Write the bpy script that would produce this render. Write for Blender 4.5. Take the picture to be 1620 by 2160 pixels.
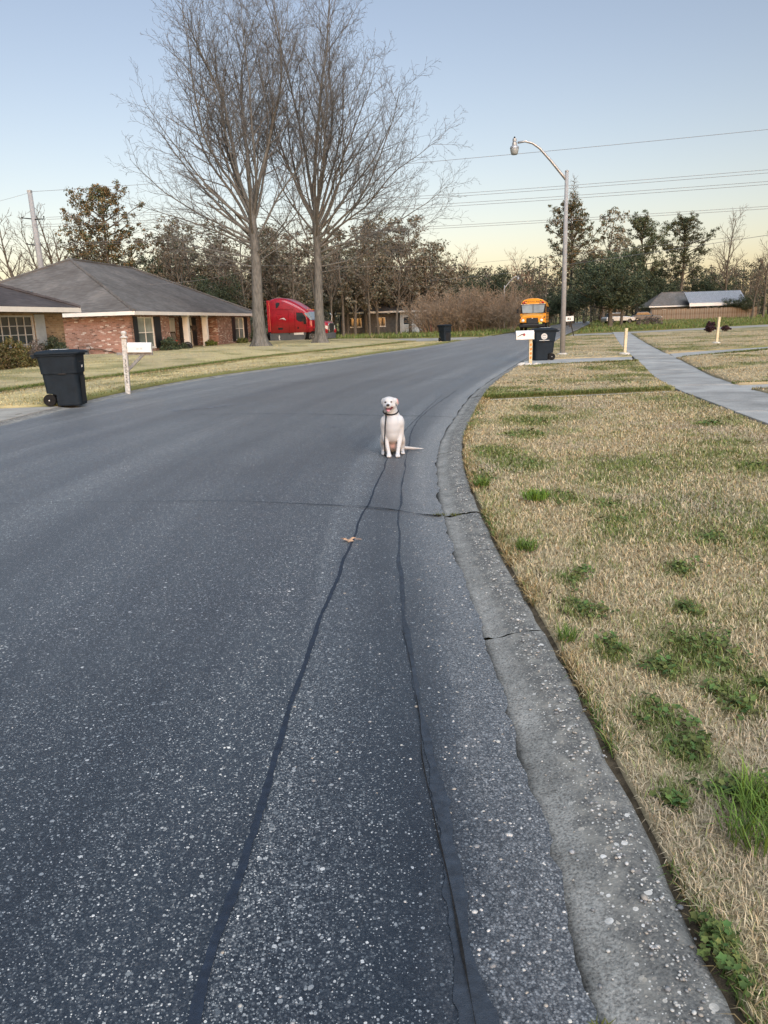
import bpy, bmesh, math, random
import numpy as np
from mathutils import Matrix, Vector

for _o in list(bpy.data.objects):
    bpy.data.objects.remove(_o)
scene = bpy.context.scene
COL = scene.collection
R = math.radians
random.seed(7)
RNG = np.random.default_rng(11)

# ------------------------------------------------------------------ camera
CAM_H, PITCH, ROLL = 1.55, math.atan(401 / 1600), 0.033
fw = Vector((0, math.cos(PITCH), -math.sin(PITCH)))
r0 = Vector((1, 0, 0)); u0 = r0.cross(fw)
cr = r0 * math.cos(ROLL) - u0 * math.sin(ROLL)
cu = r0 * math.sin(ROLL) + u0 * math.cos(ROLL)
cd = bpy.data.cameras.new('camera')
cam = bpy.data.objects.new('camera', cd)
COL.objects.link(cam)
cam.matrix_world = Matrix(((cr.x, cu.x, -fw.x, 0), (cr.y, cu.y, -fw.y, 0), (cr.z, cu.z, -fw.z, CAM_H), (0, 0, 0, 1)))
cd.sensor_fit = 'HORIZONTAL'; cd.sensor_width = 36; cd.lens = 36 * 1600 / 1620
cd.clip_start = 0.05; cd.clip_end = 4000
scene.camera = cam

# ------------------------------------------------------------------ sky, sun, exposure
SUN_ELEV, SUN_ROT = 11.0, 165.0
world = bpy.data.worlds.new('World'); scene.world = world; world.use_nodes = True
wn = world.node_tree; bg = wn.nodes['Background']
sky = wn.nodes.new('ShaderNodeTexSky'); sky.sky_type = 'NISHITA'; sky.sun_disc = False
sky.sun_elevation = R(SUN_ELEV); sky.sun_rotation = R(SUN_ROT)
sky.air_density = 1.0; sky.dust_density = 1.5; sky.ozone_density = 1.0
tint = wn.nodes.new('ShaderNodeMix'); tint.data_type = 'RGBA'; tint.blend_type = 'MULTIPLY'
tint.inputs[0].default_value = 1.0
tint.inputs[7].default_value = (1.155, 0.950, 0.922, 1)    # warm late-winter dusk
wn.links.new(sky.outputs[0], tint.inputs[6]); wn.links.new(tint.outputs[2], bg.inputs[0])
bg.inputs[1].default_value = 0.075
sl = bpy.data.lights.new('sun', 'SUN'); sl.energy = 1.5; sl.angle = R(60); sl.color = (0.90, 0.955, 1.0)
so = bpy.data.objects.new('sun', sl); COL.objects.link(so)
_az, _el = R(SUN_ROT), R(50)                               # afterglow: broad soft light from behind the camera
_d = Vector((math.sin(_az) * math.cos(_el), math.cos(_az) * math.cos(_el), math.sin(_el)))
so.rotation_euler = _d.to_track_quat('Z', 'Y').to_euler()
vs = scene.view_settings
vs.view_transform = 'Standard'; vs.look = 'None'; vs.exposure = 1.4; vs.gamma = 1; vs.use_curve_mapping = False
scene.cycles.max_bounces = 5; scene.cycles.diffuse_bounces = 3; scene.cycles.transparent_max_bounces = 6
scene.cycles.caustics_reflective = False; scene.cycles.caustics_refractive = False

# ------------------------------------------------------------------ helpers
def tag(o, label=None, cat=None, group=None, kind=None):
    if label: o['label'] = label
    if cat: o['category'] = cat
    if group: o['group'] = group
    if kind: o['kind'] = kind
    return o

def empty(name, loc=(0, 0, 0), rz=0.0, label=None, cat=None, group=None):
    o = bpy.data.objects.new(name, None); COL.objects.link(o)
    o.empty_display_size = 0.1
    o.location = loc; o.rotation_euler = (0, 0, rz)
    return tag(o, label, cat, group)

def link(name, me, mat, parent=None, smooth=False, bevel=0.0, segs=2):
    o = bpy.data.objects.new(name, me); COL.objects.link(o)
    if mat is not None and not me.materials: me.materials.append(mat)
    if smooth: me.shade_smooth()
    if bevel:
        b = o.modifiers.new('bevel', 'BEVEL'); b.width = bevel; b.segments = segs; b.limit_method = 'ANGLE'
        b.angle_limit = R(35)
    if parent: o.parent = parent
    return o

class MB:
    """collects polygons; build() links them as one mesh object"""
    def __init__(s): s.v = []; s.f = []
    def add(s, v, f):
        n = len(s.v); s.v += [tuple(p) for p in v]; s.f += [tuple(i + n for i in q) for q in f]; return s
    def box(s, x0, x1, y0, y1, z0, z1):
        return s.add([(x0, y0, z0), (x1, y0, z0), (x1, y1, z0), (x0, y1, z0), (x0, y0, z1), (x1, y0, z1), (x1, y1, z1), (x0, y1, z1)],
                     [(0, 3, 2, 1), (4, 5, 6, 7), (0, 1, 5, 4), (1, 2, 6, 5), (2, 3, 7, 6), (3, 0, 4, 7)])
    def loft(s, rings, cap=True, close=True):
        n = len(rings[0]); v = [p for r in rings for p in r]; f = []
        for k in range(len(rings) - 1):
            for i in range(n if close else n - 1):
                j = (i + 1) % n
                f.append((k * n + i, k * n + j, (k + 1) * n + j, (k + 1) * n + i))
        if cap: f += [tuple(reversed(range(n))), tuple(range((len(rings) - 1) * n, len(rings) * n))]
        return s.add(v, f)
    def tube(s, pts, rad, n=6, cap=True):
        pts = [Vector(p) for p in pts]
        if not hasattr(rad, '__len__'): rad = [rad] * len(pts)
        rings = []; ref = None
        for i, p in enumerate(pts):
            t = (pts[min(i + 1, len(pts) - 1)] - pts[max(i - 1, 0)]).normalized()
            if ref is None: ref = Vector((0, 0, 1)) if abs(t.z) < 0.9 else Vector((1, 0, 0))
            a = ref.cross(t)
            a = a.normalized() if a.length > 1e-6 else t.orthogonal().normalized()
            b = t.cross(a); ref = b
            rings.append([p + (a * math.cos(2 * math.pi * k / n) + b * math.sin(2 * math.pi * k / n)) * rad[i] for k in range(n)])
        # ref trick: keep frames steady
        return s.loft(rings, cap)
    def lathe(s, prof, n=16, c=(0, 0, 0), axis='z', cap=True):
        rings = []
        for r, h in prof:
            ring = []
            for k in range(n):
                a = 2 * math.pi * k / n; x, y = r * math.cos(a), r * math.sin(a)
                p = (x, y, h) if axis == 'z' else ((h, x, y) if axis == 'x' else (y, h, x))
                ring.append((p[0] + c[0], p[1] + c[1], p[2] + c[2]))
            rings.append(ring)
        return s.loft(rings, cap)
    def prism_xz(s, poly, y0, y1):
        n = len(poly)
        v = [(x, y0, z) for x, z in poly] + [(x, y1, z) for x, z in poly]
        f = [tuple(range(n)), tuple(reversed(range(n, 2 * n)))] + [(i, i + n, (i + 1) % n + n, (i + 1) % n) for i in range(n)]
        return s.add(v, f)
    def prism_yz(s, poly, x0, x1):
        n = len(poly)
        v = [(x0, y, z) for y, z in poly] + [(x1, y, z) for y, z in poly]
        f = [tuple(range(n)), tuple(reversed(range(n, 2 * n)))] + [(i, i + n, (i + 1) % n + n, (i + 1) % n) for i in range(n)]
        return s.add(v, f)
    def prism_xy(s, poly, z0, z1):
        n = len(poly)
        v = [(x, y, z0) for x, y in poly] + [(x, y, z1) for x, y in poly]
        f = [tuple(range(n)), tuple(reversed(range(n, 2 * n)))] + [(i, i + n, (i + 1) % n + n, (i + 1) % n) for i in range(n)]
        return s.add(v, f)
    def mesh(s, name):
        me = bpy.data.meshes.new(name); me.from_pydata(s.v, [], s.f); me.validate()
        bm = bmesh.new(); bm.from_mesh(me); bmesh.ops.recalc_face_normals(bm, faces=bm.faces); bm.to_mesh(me); bm.free()
        return me
    def build(s, name, mat, parent=None, smooth=False, bevel=0.0, segs=2):
        return link(name, s.mesh(name), mat, parent, smooth, bevel, segs)

def box(name, mat, parent, x0, x1, y0, y1, z0, z1, bevel=0.0):
    return MB().box(x0, x1, y0, y1, z0, z1).build(name, mat, parent, bevel=bevel)

def npmesh(name, V, F, mat, parent=None, cols=None, smooth=False, uv=None):
    """V (n,3) float array, F (m,k) int array of triangles or quads; cols (n,3) linear colours; uv (n,2)"""
    V = np.asarray(V, np.float32); F = np.asarray(F, np.int32); k = F.shape[1]
    me = bpy.data.meshes.new(name)
    me.vertices.add(len(V)); me.vertices.foreach_set('co', V.ravel())
    me.loops.add(F.size); me.loops.foreach_set('vertex_index', F.ravel())
    me.polygons.add(len(F)); me.polygons.foreach_set('loop_start', np.arange(0, F.size, k, dtype=np.int32))
    if smooth: me.polygons.foreach_set('use_smooth', np.ones(len(F), bool))
    me.update(calc_edges=True)
    if cols is not None:
        a = me.color_attributes.new('col', 'FLOAT_COLOR', 'POINT')
        c4 = np.ones((len(V), 4), np.float32); c4[:, :3] = cols; a.data.foreach_set('color', c4.ravel())
    if uv is not None:
        l = me.uv_layers.new(name='uv'); l.data.foreach_set('uv', np.asarray(uv, np.float32)[F.ravel()].ravel())
    return link(name, me, mat, parent)

def copy_tree(o, parent=None):
    c = o.copy(); COL.objects.link(c)
    if parent: c.parent = parent
    for ch in list(o.children): copy_tree(ch, c)
    return c

def text(name, body, size, mat, parent, loc, rot, extrude=0.002, align='CENTER', spacing=1.0):
    cu_ = bpy.data.curves.new(name, 'FONT'); cu_.body = body; cu_.size = size; cu_.extrude = extrude
    cu_.align_x = align; cu_.align_y = 'CENTER'; cu_.space_line = spacing
    t = bpy.data.objects.new(name + '_tmp', cu_); COL.objects.link(t)
    dg = bpy.context.evaluated_depsgraph_get(); dg.update()
    me = bpy.data.meshes.new_from_object(t.evaluated_get(dg)); bpy.data.objects.remove(t)
    me.materials.clear()
    o = link(name, me, mat, parent); o.location = loc; o.rotation_euler = rot
    return o

def remesh(mb, voxel, smooth=6, factor=0.5):
    """union of overlapping closed pieces as one continuous skin"""
    t = mb.build('tmp', None)
    m = t.modifiers.new('r', 'REMESH'); m.mode = 'VOXEL'; m.voxel_size = voxel
    s = t.modifiers.new('s', 'SMOOTH'); s.iterations = smooth; s.factor = factor
    dg = bpy.context.evaluated_depsgraph_get(); dg.update()
    me = bpy.data.meshes.new_from_object(t.evaluated_get(dg)); bpy.data.objects.remove(t)
    me.shade_smooth()
    return me

# smooth value noise for colours and relief of lawns
def _h(ix, iy, seed):
    n = (ix.astype(np.int64) * 374761393 + iy.astype(np.int64) * 668265263 + seed * 1442695041) & 0x7fffffff
    n = ((n ^ (n >> 13)) * 1274126177) & 0x7fffffff
    return ((n ^ (n >> 16)) & 0xffff) / 65535.0
def vnoise(x, y, seed=0):
    ix, iy = np.floor(x), np.floor(y); fx, fy = x - ix, y - iy
    fx, fy = fx * fx * (3 - 2 * fx), fy * fy * (3 - 2 * fy)
    return ((_h(ix, iy, seed) * (1 - fx) + _h(ix + 1, iy, seed) * fx) * (1 - fy)
            + (_h(ix, iy + 1, seed) * (1 - fx) + _h(ix + 1, iy + 1, seed) * fx) * fy)
def fbm(x, y, seed=0, oct=3):
    a, s, t = 0.0, 1.0, 0.0
    for k in range(oct):
        a = a + s * vnoise(x * 2 ** k + 17.3 * k, y * 2 ** k - 9.1 * k, seed + k); t += s; s *= 0.5
    return a / t
def sstep(a, b, x):
    t = np.clip((x - a) / (b - a), 0, 1); return t * t * (3 - 2 * t)

# ------------------------------------------------------------------ materials
class NT:
    def __init__(s, name, rough=0.8, spec=0.3):
        s.m = bpy.data.materials.new(name); s.m.use_nodes = True; s.t = s.m.node_tree
        s.b = s.t.nodes['Principled BSDF']; s.b.inputs['Roughness'].default_value = rough
        s.b.inputs['Specular IOR Level'].default_value = spec
        s.co = s.t.nodes.new('ShaderNodeTexCoord')
        s.geo = None
    def n(s, typ, **kw):
        q = s.t.nodes.new('ShaderNode' + typ)
        for k, v in kw.items(): setattr(q, k, v)
        return q
    def l(s, a, b): s.t.links.new(a, b)
    def obj(s): return s.co.outputs['Object']
    def pos(s):
        if s.geo is None: s.geo = s.n('NewGeometry')
        return s.geo.outputs['Position']
    def noise(s, scale, detail=3, vec=None, rough=0.55):
        q = s.n('TexNoise'); q.inputs['Scale'].default_value = scale; q.inputs['Detail'].default_value = detail
        q.inputs['Roughness'].default_value = rough
        s.l(vec if vec is not None else s.obj(), q.inputs['Vector']); return q.outputs['Fac']
    def voro(s, scale, out='Color', vec=None, feature='F1'):
        q = s.n('TexVoronoi', feature=feature); q.inputs['Scale'].default_value = scale
        s.l(vec if vec is not None else s.obj(), q.inputs['Vector']); return q.outputs[out]
    def ramp(s, fac, stops):
        q = s.n('ValToRGB'); e = q.color_ramp.elements
        while len(e) < len(stops): e.new(0.5)
        for el, (p, c) in zip(e, stops):
            el.position = p; el.color = (c, c, c, 1) if not hasattr(c, '__len__') else (*c, 1)
        s.l(fac, q.inputs[0]); return q.outputs[0]
    def mix(s, fac, a, b, mode='MIX'):
        q = s.n('Mix', data_type='RGBA', blend_type=mode)
        for k, x in ((0, fac), (6, a), (7, b)):
            if hasattr(x, 'links') or hasattr(x, 'is_output'): s.l(x, q.inputs[k])
            elif k == 0: q.inputs[0].default_value = x
            else: q.inputs[k].default_value = (*x, 1) if len(x) == 3 else x
        return q.outputs[2]
    def math(s, op, a, b=0.0, c=None):
        q = s.n('Math', operation=op)
        for k, x in enumerate((a, b) if c is None else (a, b, c)):
            if hasattr(x, 'is_output'): s.l(x, q.inputs[k])
            else: q.inputs[k].default_value = x
        return q.outputs[0]
    def base(s, x):
        if hasattr(x, 'is_output'): s.l(x, s.b.inputs['Base Color'])
        else: s.b.inputs['Base Color'].default_value = (*x, 1)
        return s
    def bump(s, h, strength=0.4, dist=0.01):
        q = s.n('Bump'); q.inputs['Strength'].default_value = strength; q.inputs['Distance'].default_value = dist
        s.l(h, q.inputs['Height']); s.l(q.outputs[0], s.b.inputs['Normal']); return s
    def sep(s, vec):
        q = s.n('SeparateXYZ'); s.l(vec, q.inputs[0]); return q.outputs
    def comb(s, x, y, z=0.0):
        q = s.n('CombineXYZ')
        for k, v in enumerate((x, y, z)):
            if hasattr(v, 'is_output'): s.l(v, q.inputs[k])
            else: q.inputs[k].default_value = v
        return q.outputs[0]
    def attr(s, name='col'):
        q = s.n('Attribute'); q.attribute_name = name; return q.outputs['Color']

def plain(name, c, rough=0.6, spec=0.4, var=0.12, scale=6.0, metal=0.0, coat=0.0, bump=0.0):
    """painted / plastic / wood surface with uneven tone and roughness"""
    t = NT(name, rough, spec); f = t.noise(scale, 5)
    lo = tuple(max(0, x * (1 - var)) for x in c); hi = tuple(min(1, x * (1 + var)) for x in c)
    t.base(t.ramp(f, [(0.3, lo), (0.7, hi)]))
    t.b.inputs['Metallic'].default_value = metal; t.b.inputs['Coat Weight'].default_value = coat
    rr = t.n('MapRange'); t.l(t.noise(scale * 3.1, 3), rr.inputs[0]); rr.inputs[3].default_value = rough * 0.85; rr.inputs[4].default_value = min(1, rough * 1.15)
    t.l(rr.outputs[0], t.b.inputs['Roughness'])
    if bump: t.bump(t.noise(scale * 8, 3), bump, 0.01)
    return t.m

def vcol(name, rough=0.9, spec=0.15, trans=0.0):
    t = NT(name, rough, spec); t.base(t.attr())
    if trans: t.b.inputs['Transmission Weight'].default_value = 0.0; t.b.inputs['Subsurface Weight'].default_value = 0.0
    return t.m

def glass(name, c=(0.10, 0.13, 0.15), rough=0.05):
    t = NT(name, rough, 0.6); t.base(t.ramp(t.noise(1.3, 3), [(0.3, tuple(x * 0.7 for x in c)), (0.75, tuple(min(1, x * 1.3) for x in c))])); return t.m
# ================================================================== the street's lines, as functions of Y
def curve(pts):
    P = np.array(pts, float); X, Y = P[:, 0], P[:, 1]
    m = np.gradient(X, Y)
    def fn(y):
        y = np.asarray(y, float); i = np.clip(np.searchsorted(Y, y) - 1, 0, len(Y) - 2)
        h = Y[i + 1] - Y[i]; t = (y - Y[i]) / h
        return ((2 * t**3 - 3 * t**2 + 1) * X[i] + (t**3 - 2 * t**2 + t) * h * m[i]
                + (-2 * t**3 + 3 * t**2) * X[i + 1] + (t**3 - t**2) * h * m[i + 1])
    return fn
XR = curve([(.44, -12), (.44, -3), (.44, 1.4), (.47, 3), (.46, 5.1), (.50, 6.8), (.72, 9.5), (1.21, 12.4), (2.01, 16.4), (3.26, 21.2),
            (4.75, 26.5), (6.3, 32), (8.5, 40), (11.1, 49.4), (14.2, 60), (17.3, 70.5), (23.2, 90), (29, 110), (38, 140), (56, 200)])
XL = curve([(-6.6, -12), (-6.6, 0), (-6.6, 8), (-6.56, 13), (-6.37, 17), (-6.1, 19.8), (-5.4, 23.3), (-3.6, 28.2), (-2.0, 32), (0.0, 37.9),
            (1.9, 43), (4.0, 49.2), (6.7, 58.2), (9.9, 68.5), (15.9, 88), (22, 108), (31, 138), (49, 198)])
XSW = curve([(4.9, -12), (4.9, -3), (4.92, 5), (5.08, 9.9), (5.42, 12.3), (5.8, 14.9), (8.25, 24.6), (19.9, 66.2), (26, 88)])
XLS = curve([(-11.0, -12), (-10.9, 8), (-10.5, 15), (-9.9, 19.8), (-9.3, 23), (-8.3, 26.5), (-7.2, 30.6), (-5.3, 37.6), (-2.7, 44), (-.1, 50), (2.5, 56.7), (6, 64)])
def off(fn, y, o):
    y = np.asarray(y, float); d = (fn(y + .05) - fn(y - .05)) / .1; k = 1 / np.sqrt(1 + d * d)
    return fn(y) + o * k, y - o * d * k
def ysteps(a, b):
    out = [a]
    while out[-1] < b: out.append(min(b, out[-1] + max(.12, .03 * abs(out[-1]) if out[-1] > 0 else .5)))
    return np.array(out)

def grid(name, P, mat, parent=None, uv=None, cols=None, smooth=True):
    """P (rows, cols, 3) -> sheet"""
    h, w = P.shape[:2]; i = np.arange(h * w).reshape(h, w)
    F = np.stack([i[:-1, :-1], i[:-1, 1:], i[1:, 1:], i[1:, :-1]], -1).reshape(-1, 4)
    return npmesh(name, P.reshape(-1, 3), F, mat, parent, None if cols is None else cols.reshape(-1, 3), smooth, None if uv is None else uv.reshape(-1, 2))

# ------------------------------------------------------------------ materials of the ground
def mat_asphalt():
    t = NT('asphalt', 0.46, 0.4)
    uvn = t.n('UVMap'); u, v, _ = t.sep(uvn.outputs[0])
    pos = t.obj()
    dens = t.ramp(t.math('MULTIPLY', u, 1 / 7.5), [(0.0, .95), (.03, .62), (.042, .26), (.07, .30), (.098, .78), (.118, .86), (.1245, .40), (.2, .46), (.33, .34), (.5, .5), (.62, .36), (.8, .52), (.97, .8)])
    streak = t.noise(1.0, 3, t.comb(t.math('MULTIPLY', u, 2.6), t.math('MULTIPLY', v, .16)))
    patchy = t.noise(.9, 4)
    dens = t.math('ADD', dens, t.math('MULTIPLY', t.math('SUBTRACT', streak, .5), .75))
    dens = t.math('ADD', dens, t.math('MULTIPLY', t.math('SUBTRACT', patchy, .5), .45))
    fine = t.noise(260, 2)
    base = t.ramp(fine, [(.32, (.004, .0085, .016)), (.6, (.017, .027, .042)), (.8, (.052, .068, .086))])
    wear = t.ramp(t.noise(.55, 4), [(.36, (.62, .66, .74)), (.64, (1.35, 1.28, 1.18))])
    base = t.mix(1.0, base, wear, 'MULTIPLY')
    pk = t.n('TexVoronoi'); pk.inputs['Scale'].default_value = 150; t.l(pos, pk.inputs['Vector']); pr, pg, pb = t.sep(pk.outputs['Color'])
    packed = t.ramp(pr, [(0, (.014, .020, .030)), (.45, (.042, .053, .068)), (.8, (.105, .120, .137)), (1, (.28, .295, .305))])
    packed = t.mix(.8, packed, t.ramp(pk.outputs['Distance'], [(.25, (1.15, 1.15, 1.15)), (.62, (.35, .38, .42))]), 'MULTIPLY')
    col = t.mix(t.math('MULTIPLY', t.math('MAXIMUM', dens, 0.0), .60), base, packed)
    warp = t.n('VectorMath', operation='ADD'); t.l(pos, warp.inputs[0])
    nz = t.n('TexNoise'); nz.inputs['Scale'].default_value = 90; t.l(pos, nz.inputs['Vector'])
    sc = t.n('VectorMath', operation='SCALE'); t.l(nz.outputs['Color'], sc.inputs[0]); sc.inputs[3].default_value = .006
    t.l(sc.outputs[0], warp.inputs[1])
    hsum = None
    for scale, thr, lim in ((200, .84, .33), (105, .885, .31), (58, .962, .27)):
        vo = t.n('TexVoronoi'); vo.inputs['Scale'].default_value = scale; t.l(warp.outputs[0], vo.inputs['Vector'])
        r, g, b = t.sep(vo.outputs['Color'])
        # a cell shows a stone when its random number tops a limit that falls with density
        lim_r = t.math('SUBTRACT', 1.0, t.math('MULTIPLY', t.math('MAXIMUM', dens, .03), (1 - thr) * 2.9))
        m1 = t.math('GREATER_THAN', r, lim_r)
        m2 = t.math('LESS_THAN', vo.outputs['Distance'], t.math('ADD', t.math('MULTIPLY', b, .22), lim))
        mask = t.math('MULTIPLY', m1, m2)
        stone = t.ramp(g, [(0, (.06, .075, .092)), (.45, (.15, .17, .185)), (.85, (.31, .33, .34)), (1, (.60, .61, .60))])
        col = t.mix(mask, col, stone)
        hsum = mask if hsum is None else t.math('MAXIMUM', hsum, mask)
    edge = t.ramp(t.math('ADD', u, t.math('MULTIPLY', t.noise(7, 4), .14)), [(.06, .95), (.24, .85), (.33, .30), (.48, 0)])
    sand = t.ramp(pg, [(0, (.07, .073, .076)), (.45, (.17, .172, .172)), (.8, (.30, .298, .29)), (1, (.55, .545, .53))])
    sand = t.mix(.75, sand, t.ramp(pk.outputs['Distance'], [(.25, (1.15, 1.15, 1.15)), (.62, (.42, .43, .45))]), 'MULTIPLY')
    col = t.mix(t.math('MULTIPLY', edge, .72), col, sand)
    track = t.ramp(t.noise(1.0, 4, t.comb(t.math('MULTIPLY', u, 1.5), t.math('MULTIPLY', v, .07))), [(.34, (.55, .60, .68)), (.5, (1, 1, 1)), (.66, (1.6, 1.52, 1.42))])
    col = t.mix(1.0, col, track, 'MULTIPLY')
    t.b.inputs['Sheen Weight'].default_value = .15; t.b.inputs['Sheen Roughness'].default_value = .45   # sheen added to lighten the road at grazing angles
    t.b.inputs['Sheen Tint'].default_value = (.80, .92, 1, 1)
    t.base(col)
    t.bump(t.math('ADD', t.math('MULTIPLY', hsum, .6), fine), .55, .004)
    return t.m

def mat_concrete(name, c=(.30, .29, .265), grime=.5, stones=0.0, scale=1.0):
    t = NT(name, .9, .25); pos = t.obj()
    big = t.noise(1.4 * scale, 6, pos, .62); fine = t.noise(70 * scale, 4, pos)
    col = t.ramp(big, [(.28, tuple(x * (1 - grime) for x in c)), (.55, c), (.78, tuple(min(1, x * 1.22) for x in c))])
    col = t.mix(.55, col, t.ramp(fine, [(.3, (.35, .35, .35)), (.55, (.92, .92, .9)), (.75, (1.25, 1.25, 1.2))]), 'MULTIPLY')
    sp = t.ramp(t.voro(120, 'Distance', pos), [(.10, .45), (.24, 1.0)])
    col = t.mix(.5, col, sp, 'MULTIPLY')
    oi = t.n('ObjectInfo'); mr_ = t.n('MapRange'); t.l(oi.outputs['Random'], mr_.inputs[0]); mr_.inputs[3].default_value = .84; mr_.inputs[4].default_value = 1.1
    hs = t.n('HueSaturation'); t.l(col, hs.inputs['Color']); t.l(mr_.outputs[0], hs.inputs['Value']); col = hs.outputs[0]
    t.base(col); t.bump(fine, .35, .004); return t.m

def mat_kerb():
    t = NT('kerb_concrete', .9, .25); pos = t.obj(); uvn = t.n('UVMap'); u, v, _ = t.sep(uvn.outputs[0])
    fine = t.noise(120, 4); big = t.noise(3.2, 5); mid = t.noise(14, 4)
    smooth = t.ramp(big, [(.3, (.20, .20, .188)), (.6, (.31, .307, .288)), (.8, (.38, .375, .35))])
    smooth = t.mix(.85, smooth, t.ramp(fine, [(.32, (.34, .34, .34)), (.5, (.9, .9, .9)), (.7, (1.3, 1.3, 1.3))]), 'MULTIPLY')
    smooth = t.mix(.55, smooth, t.ramp(t.noise(22, 5, None, .7), [(.36, (.5, .5, .5)), (.52, (1, 1, 1)), (.7, (1.18, 1.18, 1.16))]), 'MULTIPLY')
    dark = t.ramp(fine, [(.3, (.045, .047, .048)), (.52, (.115, .117, .115)), (.72, (.21, .205, .19))])
    dark = t.mix(t.ramp(mid, [(.45, .15), (.68, .9)]), dark, (.27, .262, .235))
    for scale, thr in ((150, .80), (75, .86), (40, .93)):
        vo = t.n('TexVoronoi'); vo.inputs['Scale'].default_value = scale; t.l(pos, vo.inputs['Vector'])
        r, g, b = t.sep(vo.outputs['Color'])
        mk = t.math('MULTIPLY', t.math('GREATER_THAN', r, thr), t.math('LESS_THAN', vo.outputs['Distance'], t.math('ADD', t.math('MULTIPLY', b, .2), .28)))
        dark = t.mix(mk, dark, t.ramp(g, [(0, (.20, .19, .18)), (.4, (.36, .33, .28)), (.7, (.52, .50, .46)), (1, (.66, .65, .62))]))
    f = t.ramp(t.math('ADD', u, t.math('MULTIPLY', t.math('SUBTRACT', t.noise(9, 3), .5), .10)), [(.098, 0), (.135, 1), (.262, 1), (.285, .35)])
    col = t.mix(f, smooth, dark)
    flow = t.ramp(u, [(.0, .35), (.02, .75), (.045, 1.0)])          # silt along the flow line
    t.base(t.mix(1.0, col, flow, 'MULTIPLY')); t.bump(t.math('ADD', fine, mid), .6, .006); return t.m

M = {}
M['asphalt'] = mat_asphalt()
M['concrete'] = mat_concrete('concrete_walk', (.38, .38, .37), .35)
M['concrete_pale'] = mat_concrete('concrete_drive', (.40, .385, .35), .3)
M['kerb'] = mat_kerb()
M['tar'] = plain('crack_sealer', (.015, .024, .041), .62, .45, .35, 30, bump=.2)
M['tar2'] = plain('worn_crack_sealer', (.030, .040, .055), .65, .45, .35, 30, bump=.3)
M['crack'] = plain('open_crack', (.018, .018, .018), .95, .1, .4, 60)
M['lawn'] = vcol('lawn_thatch', .95, .1)
M['blade'] = vcol('grass_blades', .7, .25)
M['soil'] = plain('soil', (.10, .08, .055), .95, .1, .5, 18, bump=.6)

# ------------------------------------------------------------------ ground, road, cross street
def mat_ground():
    t = NT('ground_grass', .95, .1)
    t.base(t.ramp(t.noise(.12, 6), [(.35, (.11, .12, .035)), (.55, (.16, .15, .055)), (.7, (.22, .17, .08))])); return t.m
g = np.zeros((41, 41, 3)); gx = np.sign(np.linspace(-1, 1, 41)) * np.abs(np.linspace(-1, 1, 41)) ** 2.2 * 1500
g[..., 0] = gx[None, :]; g[..., 1] = gx[:, None] + 200; g[..., 2] = -.07
tag(grid('ground', g, mat_ground()), kind='structure')

Ys = np.concatenate([np.arange(-6, .8, .4), np.arange(.8, 9, .035), ysteps(9, 190)])
def lateral_sheet(name, mat, a, b, n, z, zc=0.0):
    """sheet between two offset lines; uv = metres from the right-hand gutter, metres along"""
    ax, ay = a; bx, by = b
    w = np.linspace(0, 1, n)
    P = np.zeros((len(ax), n, 3))
    P[..., 0] = ax[:, None] * (1 - w) + bx[:, None] * w; P[..., 1] = ay[:, None] * (1 - w) + by[:, None] * w
    P[..., 2] = z + zc * np.sin(np.pi * w)
    uv = np.zeros((len(ax), n, 2)); wid = np.hypot(bx - ax, by - ay)
    uv[..., 0] = (1 - w)[None, :] * wid[:, None]; uv[..., 1] = ay[:, None]
    return P, uv
rag = .004 + .034 * (vnoise(Ys * 3.3, Ys * 0, 41) - .45) + .022 * (vnoise(Ys * 13, Ys * 0, 42) - .5) + .012 * (vnoise(Ys * 34, Ys * 0, 43) - .5)   # broken edge of the overlay
aL, bR = off(XL, Ys, -.02), off(XR, Ys, rag * np.clip((30 - Ys) / 10, 0, 1))
P, uv = lateral_sheet('road', M['asphalt'], aL, bR, 41, .009, .05)
road = tag(grid('road', P, M['asphalt'], None, uv), kind='structure')
def road_z(x, y):
    w = (x - XL(y)) / (XR(y) - XL(y)); return .009 + .05 * np.sin(np.pi * np.clip(w, 0, 1))

def ribbon(name, pts, width, mat, parent, lift=.004, jitter=.3, n=60):
    pts = np.array(pts, float); t = np.r_[0, np.cumsum(np.hypot(*np.diff(pts, axis=0).T))]
    s = np.linspace(0, t[-1], n); x = np.interp(s, t, pts[:, 0]); y = np.interp(s, t, pts[:, 1])
    h = max(2, n // 14); k = np.ones(2 * h + 1) / (2 * h + 1)
    xp = np.convolve(np.pad(x, h, 'reflect', reflect_type='odd'), k, 'valid'); yp = np.convolve(np.pad(y, h, 'reflect', reflect_type='odd'), k, 'valid')
    dx, dy = np.gradient(xp), np.gradient(yp); L = np.hypot(dx, dy); nx, ny = -dy / L, dx / L
    wob = (vnoise(s * 3.1, s * 0, hash(name) % 97) - .5) * .02
    wd = np.interp(s, np.linspace(0, t[-1], len(np.atleast_1d(width))), np.atleast_1d(width)) * (1 + jitter * (2 * vnoise(s * 5, s * 0 + 3, 5) - 1)) / 2
    V = []
    for sgn in (-1, 1):
        rg = (vnoise(s * 26, s * 0 + sgn, 6) - .5) * .3 + (vnoise(s * 70, s * 0 + sgn, 7) - .5) * .35
        wd_ = wd; wd = wd * (1 + rg)
        X = xp + nx * (sgn * wd + wob); Y = yp + ny * (sgn * wd + wob); V.append(np.stack([X, Y, road_z(X, Y) + lift], -1)); wd = wd_
    return grid(name, np.stack(V, 1), mat, parent)
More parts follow.
